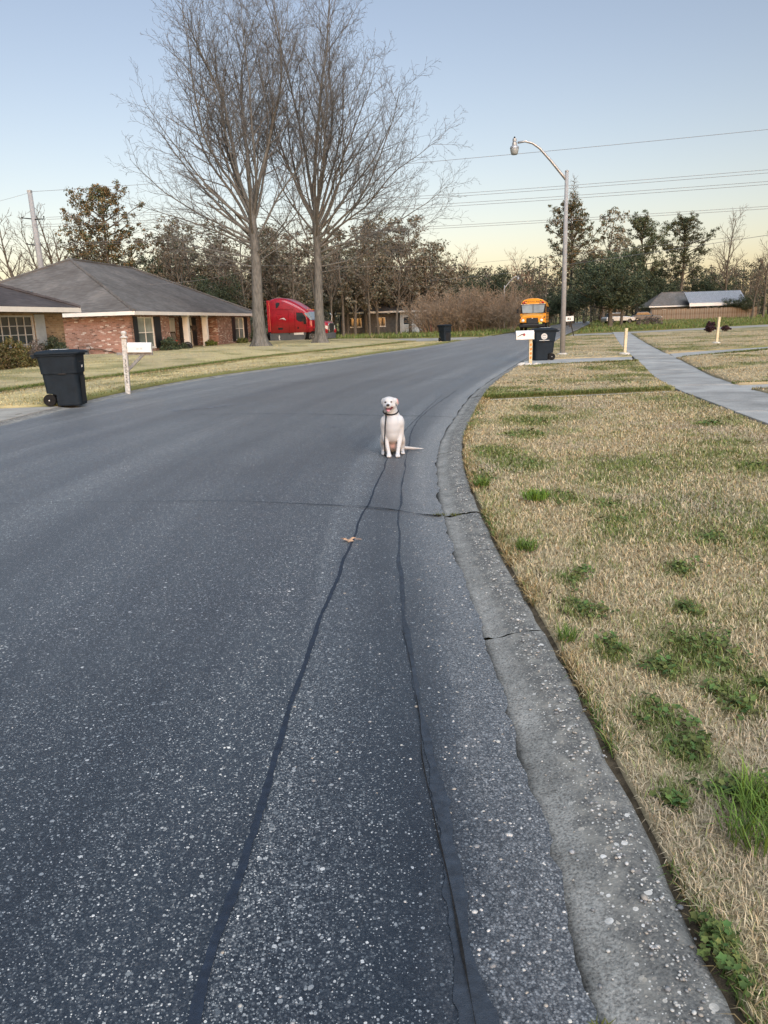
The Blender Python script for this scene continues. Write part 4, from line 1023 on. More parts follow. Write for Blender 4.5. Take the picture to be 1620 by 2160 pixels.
def hip_roof(parent, x0, x1, y0, y1, z, rise, mat, over=.5, ends=(True, True)):
    """ridge along x, four slopes, thick edge; white fascia all round"""
    X0, X1, Y0, Y1 = x0 - over, x1 + over, y0 - over, y1 + over; ym = (Y0 + Y1) / 2; hd = (Y1 - Y0) / 2
    a, b = (X0 + hd, ym, z + rise), (X1 - hd, ym, z + rise)
    base = [(X0, Y0, z), (X1, Y0, z), (X1, Y1, z), (X0, Y1, z)]
    nrm = .07
    top = [(x, y, zz + nrm) for x, y, zz in base]
    mb = MB().add(base + top + [a, b], [(3, 2, 1, 0), (0, 1, 5, 4), (1, 2, 6, 5), (2, 3, 7, 6), (3, 0, 4, 7), (4, 5, 9, 8), (5, 6, 9), (6, 7, 8, 9), (7, 4, 8)])
    rf = mb.build('roof', M[mat], parent)
    cap = MB(); 
    for p, q in ((top[0], a), (top[1], b), (top[2], b), (top[3], a), (a, b)):
        n = 26; pv, qv = Vector(p), Vector(q)
        for k in range(n):
            s, t = pv.lerp(qv, k / n), pv.lerp(qv, (k + 1) / n)
            cap.tube([s + Vector((0, 0, .006)), t + Vector((0, 0, .024))], [.10, .10], 5)
    cap.build('ridge_cap', M[mat], rf)
    f = MB(); hgt = .20
    f.box(X0 - .02, X1 + .02, Y0 - .025, Y0 - .003, z - hgt + .06, z + .055).box(X0 - .02, X1 + .02, Y1 + .003, Y1 + .025, z - hgt + .06, z + .055)
    f.box(X0 - .025, X0 - .003, Y0 - .003, Y1 + .003, z - hgt + .06, z + .055).box(X1 + .003, X1 + .025, Y0 - .003, Y1 + .003, z - hgt + .06, z + .055)
    f.build('fascia', M['trim'], parent)
    box('soffit', M['soffit'], parent, X0, X1, Y0, Y1, z - .05, z - .012)
    return rf

# ------------------------------------------------------------------ red-brick house with porch
d1 = Vector((3.1, 22.6, 0)).normalized(); W0 = (-13.75, 43.6, .24)
h2 = frame_house('brick_house', W0, d1, 'red brick ranch house with grey hip roof and white porch columns')
LEN, DEP, EZ = 22.4, 13.6, 2.16
# openings on the front (local x), eaves 2.2 m above the slab
W1 = (.85, 3.05, .28, 2.02); WN = (5.75, 6.55, .3, 2.02); W2 = (18.3, 20.6, .30, 2.02)
wall_run('x', 0, 5.4, 0, .22, -.3, EZ, [W1]).build('wall', M['brick_red'], h2)
wall_run('x', 14.2, LEN, 0, .22, -.3, EZ, [W2]).build('wall', M['brick_red'], h2)
wall_run('y', .22, DEP, 0, .22, -.3, EZ, []).build('wall', M['brick_red'], h2)
wall_run('y', .22, DEP, LEN - .22, .22, -.3, EZ, []).build('wall', M['brick_red'], h2)
wall_run('x', .22, LEN - .22, DEP - .22, .22, -.3, EZ, []).build('wall', M['brick_red'], h2)
PR = 1.35                                                      # porch recess
WP1 = (5.95, 6.75, .15, 2.0); DR = (8.55, 9.75, .0, 2.05); WP2 = (11.0, 12.6, .15, 2.0)
wall_run('x', 5.4, 14.2, PR, .22, -.3, EZ, [WP1, DR, WP2]).build('porch_wall', M['brick_red'], h2)
wall_run('y', .22, PR, 5.18, .22, -.3, EZ, []).build('porch_wall', M['brick_red'], h2)
wall_run('y', .22, PR, 14.2, .22, -.3, EZ, []).build('porch_wall', M['brick_red'], h2)
box('porch_floor', M['red_slab'], h2, 5.4, 14.2, -.25, PR, -.3, -.02)
box('porch_step', M['red_slab'], h2, 12.5, 17.3, -1.0, -.26, -.3, -.12)
window(h2, *W1, y=.04, cols=2, rows=2, curtain=True); window(h2, *W2, y=.04, cols=2, rows=2, curtain=True)
window(h2, *WP1, y=PR + .04, cols=1, rows=2, mat='glass_dark'); window(h2, *WP2, y=PR + .04, cols=1, rows=2, curtain=True)
for a, b in ((.30, .83), (3.07, 3.95)): shutter(h2, a, b, .22, 2.06)
for a, b in ((17.5, 18.28), (20.62, 21.4)): shutter(h2, a, b, .22, 2.06)
for a, b in ((6.78, 7.55), (10.2, 10.98), (12.62, 13.4)): shutter(h2, a, b, .1, 2.06, PR)
dr = box('door', M['door_white'], h2, 8.6, 9.7, PR + .06, PR + .11, .0, 2.03)
MB().lathe([(.03, -.05), (.04, -.02), (.02, .0)], 10, (9.55, PR + .06, .95), 'y').build('handle', M['steel'], dr)
MB().box(8.75, 9.10, PR + .045, PR + .062, 1.15, 1.85).box(9.2, 9.55, PR + .045, PR + .062, 1.15, 1.85).build('door_panel', M['trim'], dr, bevel=.004)
for cx in (8.05, 11.55):
    c = MB().box(cx - .17, cx + .17, -.20, .14, -.02, EZ - .02).build('column', M['trim'], h2, bevel=.01)
    box('column_base', M['trim'], c, cx - .21, cx + .21, -.24, .18, -.02, .12, .008)
    box('column_head', M['trim'], c, cx - .21, cx + .21, -.24, .18, EZ - .16, EZ - .022, .008)
box('porch_beam', M['trim'], h2, 5.4, 14.2, -.19, .12, EZ - .015, EZ + .12)
hip_roof(h2, 0, LEN, 0, DEP, EZ + .1, 3.55, 'shingle', .55)
v = MB().box(-.16, .16, -.2, .2, 0, .13).build('roof_vent', M['meter'], h2, bevel=.01); v.location = (1.8, 6.9, EZ + 1.38); v.rotation_euler = (0, R(-26), 0)
MB().tube([(7.6, 7.4, EZ + 3.2), (7.6, 7.4, EZ + 3.95)], .05, 8).build('vent_pipe', M['meter'], h2)
# services on the side wall (facing -x)
MB().box(-.14, -.0, 4.55, 4.95, 1.15, 1.6).build('electric_meter', M['meter'], h2, bevel=.015)
MB().lathe([(.10, -.22), (.12, -.14), (.12, -.10)], 14, (0, 4.75, 1.42), 'x').build('meter_dial', M['lamp_glass'], h2)
MB().tube([(-.06, 4.75, 1.6), (-.06, 4.75, EZ)], .03, 8).tube([(-.06, 4.68, 1.15), (-.06, 4.68, -.2)], .022, 8).build('conduit', M['meter'], h2)
gm = MB().box(-.42, -.16, 2.55, 2.95, -.02, .34).build('gas_meter', M['meter'], h2, bevel=.03)
MB().tube([(-.28, 2.4, .30), (-.28, 2.4, .48), (-.28, 3.1, .48), (-.28, 3.1, -.25)], .025, 8).tube([(-.1, 2.5, .36), (-.1, 1.9, .33), (-.06, .9, .06), (-.05, .4, -.15)], .022, 6).build('gas_pipe', M['dark_wood'], gm)

# rocking chair and porch clutter
def to_world(e, p):
    m = Matrix.Translation(e.location) @ e.rotation_euler.to_matrix().to_4x4(); return m @ Vector(p)
p = to_world(h2, (7.2, .25, -.02)); rc = empty('rocking_chair', p, h2.rotation_euler.z + R(-15), 'dark wooden rocking chair on the brick house porch', 'chair')
for s in (-1, 1):
    MB().tube([(s * .24, -.42, .07), (s * .24, -.15, .015), (s * .24, .15, .015), (s * .24, .45, .09)], .02, 6).build('rocker', M['dark_wood'], rc)
    MB().tube([(s * .24, -.22, .03), (s * .24, -.24, .62)], .022, 6).build('leg', M['dark_wood'], rc)
    MB().tube([(s * .24, .22, .03), (s * .24, .24, .5), (s * .23, .40, 1.12)], .022, 6).build('back_post', M['dark_wood'], rc)
    MB().box(s * .24 - .04, s * .24 + .04, -.28, .26, .60, .63).build('armrest', M['dark_wood'], rc)
MB().box(-.25, .25, -.25, .24, .39, .42).build('seat', M['dark_wood'], rc)
for k in range(5): MB().tube([(-.16 + .08 * k, .24, .44), (-.16 + .08 * k, .385, 1.08)], .012, 5).build('slat', M['dark_wood'], rc)
MB().box(-.24, .24, .375, .41, 1.05, 1.14).build('top_rail', M['dark_wood'], rc)
p = to_world(h2, (6.6, .15, -.02)); cd_ = MB().lathe([(.14, 0), (.15, .05), (.11, .55), (.03, .62)], 14).build('porch_figure', plain('red_plastic', (.55, .07, .05), .5, .4, .1, 8)); cd_.location = p
tag(cd_, 'small red cone-shaped ornament beside the porch rocking chair', 'ornament')
p = to_world(h2, (9.2, -.1, 1.2)); hb = empty('hanging_basket', p, 0, 'brown dried hanging flower basket under the porch eave', 'plant basket')
MB().lathe([(.05, -.05), (.16, .0), (.19, .14), (.17, .15)], 14).build('pot', M['dark_wood'], hb)
tw = MB()
for k in range(90):
    a = random.uniform(0, 6.28); r_ = random.uniform(.1, .45); tw.tube([(0, 0, .12), (r_ * .6 * math.cos(a), r_ * .6 * math.sin(a), .25), (r_ * math.cos(a), r_ * math.sin(a), random.uniform(-.2, .3))], [.012, .012, .006], 3)
tw.build('dried_flowers', M['dark_wood'], hb)
MB().tube([(0, 0, .14), (0, 0, .9)], .006, 4).build('hanger', M['ink'], hb)
p = to_world(h2, (6.2, -.75, -.1)); hc = empty('garden_hose_reel', p, 0, 'round black hose reel on the ground below the porch', 'hose reel')
MB().tube([(.26 * math.cos(2 * math.pi * k / 20), .0, .28 + .26 * math.sin(2 * math.pi * k / 20)) for k in range(21)], .045, 8, False).build('coil', M['bin_black'], hc)
MB().lathe([(.2, -.05), (.2, .05)], 16, (0, 0, .28), 'y').build('drum', M['rubber'], hc)

# ------------------------------------------------------------------ tan-brick house at the left edge
d1b = Vector((1.7, 8.2, 0)).normalized(); H1 = (-16.9, 19.0, .24)
h1 = frame_house('brick_house', H1, d1b, 'tan brick ranch house with dark roof at the left edge')
LB1 = 15.6
WA = (11.1, 13.55, .85, 2.02)
wall_run('x', 8.9, LB1, 0, .22, -.3, 2.2, [WA]).build('wall', M['brick_tan'], h1)
wall_run('x', 0, 8.9, 1.2, .22, -.3, 2.2, [(6.2, 7.2, .0, 2.05), (3.0, 5.0, .5, 2.0)]).build('wall', M['brick_tan'], h1)
wall_run('y', .22, 1.2, 8.9, .22, -.3, 2.2, []).build('wall', M['brick_tan'], h1)
wall_run('y', .22, 11.8, LB1 - .22, .22, -.3, 2.2, []).build('wall', M['brick_tan'], h1)
wall_run('y', 1.42, 11.8, 0, .22, -.3, 2.2, []).build('wall', M['brick_tan'], h1)
wall_run('x', .22, LB1 - .22, 11.6, .2, -.3, 2.2, []).build('wall', M['brick_tan'], h1)
window(h1, *WA, y=.04, cols=5, rows=3, mat='glass_dark', bar=.032, tm='trim_shade_tint')
window(h1, 3.0, 5.0, .5, 2.0, y=1.24, cols=2, rows=2, mat='glass_dark')
shutter(h1, 13.6, 14.25, .8, 2.06, 0, 'shutter_grey')
dr = box('door', M['dark_wood'], h1, 6.22, 7.18, 1.28, 1.33, 0, 2.03); MB().lathe([(.03, -.05), (.04, -.02), (.02, 0)], 10, (7.05, 1.28, .95), 'y').build('handle', M['steel'], dr)
hip_roof(h1, 0, LB1, 0, 11.8, 2.28, 2.75, 'shingle_dark', .55)

# ------------------------------------------------------------------ old cabin far behind the brush
cb = empty('old_cabin', (-4.6, 98, .1), R(4), 'old low cabin with white and red doors behind bare trees', 'cabin')
M['grey_siding'] = plain('grey_siding', (.10, .098, .095), .9, .2, .25, 3); M['cream_siding'] = plain('pale_siding', (.55, .53, .50), .8, .2, .15, 3)
wall_run('x', 0, 7.4, 0, .2, -.2, 2.4, [(1.0, 2.6, .9, 2.0), (4.4, 5.6, .9, 2.0)]).build('wall', M['grey_siding'], cb)
wall_run('x', 7.4, 10.2, -.3, .2, -.2, 2.6, [(7.8, 9.0, 1.0, 2.0)]).build('wall', M['cream_siding'], cb)
wall_run('x', 10.2, 13.4, -.1, .2, -.2, 2.7, [(10.5, 11.5, 0, 2.1)]).build('wall', M['brick_red'], cb)
wall_run('y', .2, 5.6, 0, .2, -.2, 2.4, []).build('wall', M['grey_siding'], cb); wall_run('y', .2, 5.6, 13.2, .2, -.2, 2.4, []).build('wall', M['brick_red'], cb)
wall_run('x', .2, 13.2, 5.4, .2, -.2, 2.4, []).build('wall', M['grey_siding'], cb)
window(cb, 1.0, 2.6, .9, 2.0, y=.04, cols=2, rows=1, mat='glass_dark'); window(cb, 4.4, 5.6, .9, 2.0, y=.04, cols=2, rows=1, mat='glass_dark'); window(cb, 7.8, 9.0, 1.0, 2.0, y=-.26, cols=1, rows=1, mat='glass_dark')
box('door', M['door_red'], cb, 10.52, 11.48, 0, .06, 0, 2.08); box('door', M['white_paint'], cb, 9.25, 10.1, -.36, -.305, 0, 2.2)
box('fascia', M['trim'], cb, -.5, 13.8, -.72, -.66, 2.52, 2.74)
MB().prism_yz([(-.65, 2.6), (2.7, 3.7), (6.2, 2.6), (6.2, 2.52), (-.65, 2.52)], -.5, 13.8).build('roof', M['shingle'], cb)

# ------------------------------------------------------------------ far-right house with metal roof, fence
fh = empty('far_house', (45.0, 129, .3), R(-6), 'low grey-roofed house with bright metal roof extension, far right', 'house'); fh.scale = (.62, .85, .94)
M['grey_wall'] = plain('grey_wall', (.16, .15, .145), .9, .2, .2, 2); M['tin'] = plain('metal_roofing', (.40, .43, .47), .45, .5, .18, 2.5, metal=.5)
wall_run('x', 0, 14, 0, .25, -.3, 2.3, [(3, 4.4, .9, 1.9), (8, 9.4, .9, 1.9)]).build('wall', M['grey_wall'], fh)
wall_run('y', .25, 8, 0, .25, -.3, 2.3, []).build('wall', M['grey_wall'], fh); wall_run('y', .25, 8, 13.75, .25, -.3, 2.3, []).build('wall', M['grey_wall'], fh); wall_run('x', .25, 13.75, 7.75, .25, -.3, 2.3, []).build('wall', M['grey_wall'], fh)
window(fh, 3, 4.4, .9, 1.9, y=.04, cols=2, rows=1, mat='glass_dark'); window(fh, 8, 9.4, .9, 1.9, y=.04, cols=2, rows=1, mat='glass_dark')
hip_roof(fh, 0, 14, 0, 8, 2.4, 2.35, 'shingle', .6)
tr = MB().prism_yz([(-4.2, 2.72), (-.2, 4.65), (0.1, 4.65), (.1, 4.5), (-4.2, 2.57)], 8.3, 22.5).build('metal_roof', M['tin'], fh)
mb = MB(); k = 8.6
while k < 22.3: mb.add([(k, -4.22, 2.73), (k + .05, -4.22, 2.73), (k + .05, -.2, 4.67), (k, -.2, 4.67), (k, -4.22, 2.77), (k + .05, -4.22, 2.77), (k + .05, -.2, 4.71), (k, -.2, 4.71)], [(0, 3, 2, 1), (4, 5, 6, 7), (0, 1, 5, 4), (1, 2, 6, 5), (2, 3, 7, 6), (3, 0, 4, 7)]); k += .46
o = mb.build('standing_seam', M['tin'], tr); tag(o, kind='stuff')
box('white_soffit', M['trim'], fh, 8.3, 22.5, -4.28, -4.22, 2.18, 2.66)
for k in (8.6, 13, 17.6, 22.2): box('carport_post', M['grey_wood'], fh, k - .06, k + .06, -4.15, -4.03, -.3, 2.55)
fc = empty('board_fence', (43.6, 124.0, .3), R(-3), 'weathered wooden board fence in front of the far-right house', 'fence')
M['fence1'] = plain('fence_board', (.19, .135, .095), .9, .15, .35, 1.5, bump=.3); M['fence2'] = plain('fence_board_grey', (.24, .20, .155), .9, .15, .3, 1.5, bump=.3)
for q, fm in enumerate(('fence1', 'fence2')):
    bm_ = MB().box(-.068, .068, -.012, .012, 0, 1.75).mesh('board')
    bm_.materials.append(M[fm])
    for k in range(112):
        if (k * 7 % 5 < 3) == (q == 0):
            o = bpy.data.objects.new('board', bm_); COL.objects.link(o); o.parent = fc; o.location = (.145 * k, random.uniform(-.008, .008), random.uniform(-.06, .02)); o.scale = (1, 1, random.uniform(.96, 1.03))
for zz in (.4, 1.4): MB().box(-.1, 16.2, .02, .07, zz, zz + .09).build('rail', M['fence2'], fc)
# ================================================================== vehicles
M['truck_red'] = plain('red_truck_paint', (.34, .010, .022), .30, .5, .08, 3, coat=.6)
M['truck_grey'] = plain('grey_skirt', (.085, .095, .105), .5, .4, .12, 4)
M['chrome'] = plain('chrome', (.62, .63, .64), .22, .5, .08, 5, metal=.9)
M['chassis'] = plain('chassis_black', (.014, .015, .017), .75, .3, .3, 6)
M['windscreen'] = glass('windscreen', (.20, .25, .28), .06)
M['alloy'] = plain('wheel_alloy', (.50, .51, .52), .35, .5, .12, 9, metal=.5)
M['bus_yellow'] = plain('bus_yellow', (.66, .27, .012), .4, .4, .08, 3, coat=.3)
M['amber'] = plain('amber_lamp', (.85, .30, .08), .3, .5, .1, 20); M['red_lamp'] = plain('red_lamp', (.55, .03, .03), .3, .5, .1, 20); M['lamp_clear'] = plain('headlamp', (.75, .75, .70), .2, .6, .1, 20)

def wheel(parent, c, r, w, side, rim=.6, name='wheel'):
    t = MB().lathe([(r * rim, -w / 2), (r * .96, -w / 2), (r, -w / 2 + .03), (r, w / 2 - .03), (r * .96, w / 2), (r * rim, w / 2)], 28, c, 'y').build(name, M['rubber'], parent)
    h = MB().lathe([(.02, side * w * .38), (r * .20, side * w * .40), (r * .24, side * w * .28), (r * .50, side * w * .22), (r * rim * .98, side * w * .40), (r * rim, side * w * .5)], 24, c, 'y').build('rim', M['alloy'], t)
    for k in range(8):
        a = k * math.pi / 4; MB().lathe([(.022, side * w * .2), (.022, side * w * .32)], 6, (c[0] + r * .37 * math.cos(a), c[1], c[2] + r * .37 * math.sin(a)), 'y').build('wheel_nut', M['chassis'], t)
    return t
def section(x, hw, z0, zt, rr, n=6, tum=0.0):
    """rounded-top cross-section of a cab at x"""
    pts = [(x, -hw, z0), (x, -hw, z0 + (zt - z0) * .5)]
    for k in range(n + 1):
        a = R(180 - 90 * k / n); pts.append((x, -hw + tum + rr + rr * math.cos(a), zt - rr + rr * math.sin(a)))
    return pts + [(p[0], -p[1], p[2]) for p in reversed(pts)]
def truck():
    e = empty('semi_truck', (-8.75, 66.9, .07), R(-16), 'red sleeper-cab semi truck parked behind the two bare trees', 'truck'); e.scale = (.86, .95, .935)
    st = [(0.02, 1.17, .90, 3.76, .25, .05), (.10, 1.20, .90, 3.84, .3, .05), (.60, 1.22, .90, 3.94, .38, .05), (1.1, 1.22, .9, 3.95, .42, .05), (1.6, 1.22, .90, 3.88, .46, .06), (2.1, 1.22, .90, 3.72, .5, .06), (2.55, 1.22, .90, 3.52, .5, .06), (3.1, 1.20, .90, 3.22, .48, .06), (3.55, 1.19, .90, 2.94, .44, .06), (3.9, 1.17, .9, 2.70, .38, .06)]
    MB().loft([section(x, hw, z0, zt, rr, 6, tm) for x, hw, z0, zt, rr, tm in st]).build('cab', M['truck_red'], e, smooth=True).data.shade_smooth()
    # below the windscreen
    MB().loft([section(3.88, 1.17, .9, 2.66, .36, 6, .06), section(4.15, 1.14, .9, 2.25, .3, 6, .05), section(4.42, 1.10, .9, 1.93, .2, 6, .03)]).build('cowl', M['truck_red'], e, smooth=True)
    hood = MB().loft([section(4.40, 1.12, .98, 1.94, .22), section(4.9, 1.06, 1.0, 1.88, .24), section(5.4, .98, 1.0, 1.78, .26), (section(5.80, .86, .95, 1.66, .24))]).build('hood', M['truck_red'], e, smooth=True)
    MB().box(4.62, 5.3, -1.075, -1.03, 1.44, 1.66).build('hood_vent', plain('pale_red_reflector', (.42, .10, .09), .35, .5, .2, 6), hood, bevel=.02)
    for s in (-1, 1):
        arch = [(x_, z_) for x_, z_ in [(3.72, .92), (3.74, 1.05), (3.86, 1.16), (4.05, 1.24), (4.3, 1.27), (4.6, 1.24), (4.85, 1.14), (5.05, 1.0), (5.25, .86), (5.9, .78), (5.9, 1.1), (5.2, 1.36), (3.72, 1.36)]]
        MB().prism_xz(arch, s * 1.02, s * 1.20).build('fender', M['truck_red'], e, bevel=.03)
        # windows and doors
        wpoly = [(2.82, 2.62), (3.42, 2.60), (3.66, 2.36), (3.82, 1.98), (3.62, 1.80), (3.0, 1.86), (2.80, 2.0)]
        MB().prism_xz(wpoly, s * 1.175, s * 1.222).build('side_window', M['glass_dark'], e, bevel=.01)
        fr = [(x_ * 1.0 + (x_ - 3.3) * .10, z_ + (z_ - 2.2) * .14) for x_, z_ in wpoly]
        MB().prism_xz(fr, s * 1.17, s * 1.214).build('window_surround', M['truck_red'], e, bevel=.012)
        sw_ = [(.72, 3.48), (.95, 3.55), (1.15, 3.50), (1.08, 3.3), (.86, 3.08), (.74, 3.06)]
        MB().prism_xz(sw_, s * 1.17, s * 1.228).build('sleeper_window', M['glass_dark'], e, bevel=.01)
        lines = MB()
        for x0, x1, z0, z1 in ((2.60, 2.625, .95, 2.75), (3.80, 3.82, .95, 1.9), (2.0, 2.02, .95, 2.8), (.75, 1.35, 2.50, 2.515), (.75, 1.35, 1.55, 1.565), (.75, .765, 1.55, 2.5), (1.335, 1.35, 1.55, 2.5), (.2, 2.6, 2.92, 2.945)):
            lines.box(x0, x1, s * 1.2 if s > 0 else -1.229, 1.229 if s > 0 else -1.2, z0, z1)
        lines.build('panel_line', plain('dark_red_seam', (.12, .006, .012), .5, .3, .1, 5), e)
        MB().box(2.86, 3.0, s * 1.2 - .03, s * 1.2 + .03, 1.22, 1.38).build('door_handle', M['chassis'], e, bevel=.01)
        MB().box(.85, 1.35, s * 1.2 - .03, s * 1.2 + .03, 1.18, 1.36).build('vent_grille', M['chassis'], e, bevel=.01)
        MB().prism_xz([(1.02, 2.08), (1.25, 2.18), (1.55, 2.2), (1.68, 2.05), (1.70, 1.98), (1.52, 2.07), (1.3, 2.12)], s * 1.21, s * 1.232).build('swoosh_mark', M['print'], e)
        # mirrors
        m = MB().box(3.62, 3.84, s * 1.36 - .06, s * 1.36 + .06, 1.62, 2.28).build('mirror', M['chassis'], e, bevel=.03)
        MB().tube([(3.75, s * 1.15, 2.2), (3.75, s * 1.34, 2.2)], .02, 6).tube([(3.75, s * 1.15, 1.75), (3.75, s * 1.34, 1.75)], .02, 6).build('mirror_arm', M['chassis'], m)
        MB().tube([(5.5, s * .92, 1.75), (5.58, s * 1.05, 2.32), (5.35, s * 1.08, 2.50)], .014, 6).build('hood_mirror_stalk', M['chrome'], e)
        MB().box(-.25, .05, s * 1.05 - .15, s * 1.05 + .15, 1.0, 3.75).build('side_extender', M['truck_red'], e, bevel=.03)
        # side skirt with tank, steps, badge
        sk = MB().prism_xz([(-.1, .16), (3.35, .16), (3.55, .40), (3.70, .93), (-.1, .93)], s * .95, s * 1.17).build('side_skirt', M['truck_grey'], e, bevel=.03)
        MB().box(2.45, 3.45, s * 1.15, s * 1.185, .70, .90).build('step_plate', M['print'], sk, bevel=.01)
        MB().box(2.2, 3.5, s * 1.15, s * 1.185, .26, .32).build('step_edge', M['chrome'], sk, bevel=.01)
        MB().box(1.9, 2.0, s * 1.15, s * 1.185, .76, .90).build('filler_cap', M['chassis'], sk, bevel=.01)
        MB().prism_xz([(.82, .55), (.90, .75), (.98, .55), (.92, .42), (.98, .28), (.86, .28)], s * 1.165, s * 1.18).build('badge', M['print'], sk)
        wheel(e, (4.30, s * .98, .50), .50, .30, s)
        for x in (-.95, -2.05): wheel(e, (x, s * .92, .50), .50, .55, s)
    MB().box(-2.7, 3.9, -.42, -.30, .62, .88).box(-2.7, 3.9, .30, .42, .62, .88).build('frame_rail', M['chassis'], e)
    MB().lathe([(.5, .95), (.5, 1.02), (.35, 1.05)], 20, (-1.5, 0, 0)).build('fifth_wheel', M['chassis'], e)
    MB().box(.0, 3.7, -.9, .9, .35, .92).build('under_body', M['chassis'], e)
    # windscreen, visor lights
    ws = MB().loft([[(3.97, -1.03, 2.62), (3.99, -.5, 2.66), (3.99, .5, 2.66), (3.97, 1.03, 2.62)], [(4.46, -1.05, 1.95), (4.49, -.5, 1.97), (4.49, .5, 1.97), (4.46, 1.05, 1.95)]], cap=False, close=False)
    ws.add([(3.60, -1.16, 2.56), (3.96, -1.06, 2.60), (4.45, -1.08, 1.96), (4.2, -1.16, 1.95)], [(0, 1, 2, 3)]).add([(3.60, 1.16, 2.56), (3.96, 1.06, 2.60), (4.45, 1.08, 1.96), (4.2, 1.16, 1.95)], [(0, 1, 2, 3)])
    wo = ws.build('windscreen', M['windscreen'], e); sm = wo.modifiers.new('t', 'SOLIDIFY'); sm.thickness = .02
    for k in range(5): MB().box(3.78, 3.86, -.8 + .4 * k - .06, -.8 + .4 * k + .06, 2.83, 2.88).build('marker_light', M['amber'], e)
    # grille and bumper
    g = MB().prism_yz([(-.62, .80), (.62, .80), (.72, 1.52), (.60, 1.66), (-.60, 1.66), (-.72, 1.52)], 5.80, 5.90).build('grille_frame', M['chrome'], e, bevel=.02)
    MB().prism_yz([(-.52, .86), (.52, .86), (.60, 1.50), (.52, 1.58), (-.52, 1.58), (-.60, 1.50)], 5.89, 5.905).build('grille_mesh', M['chassis'], g)
    for k in range(7): MB().box(5.90, 5.925, -.55, .55, .92 + .09 * k, .935 + .09 * k).build('grille_bar', M['chrome'], g)
    for s in (-1, 1): MB().prism_yz([(s * .74, 1.02), (s * 1.02, 1.06), (s * 1.0, 1.42), (s * .78, 1.36)], 5.55, 5.84).build('headlight', M['lamp_clear'], e, bevel=.03)
    MB().loft([[(5.55, -1.2, z), (5.86, -1.08, z), (6.06, -.6, z), (6.1, 0, z), (6.06, .6, z), (5.86, 1.08, z), (5.55, 1.2, z)] for z in (.30, .55, .78)]).build('bumper', M['truck_grey'], e, bevel=.02)
    return e
truck()

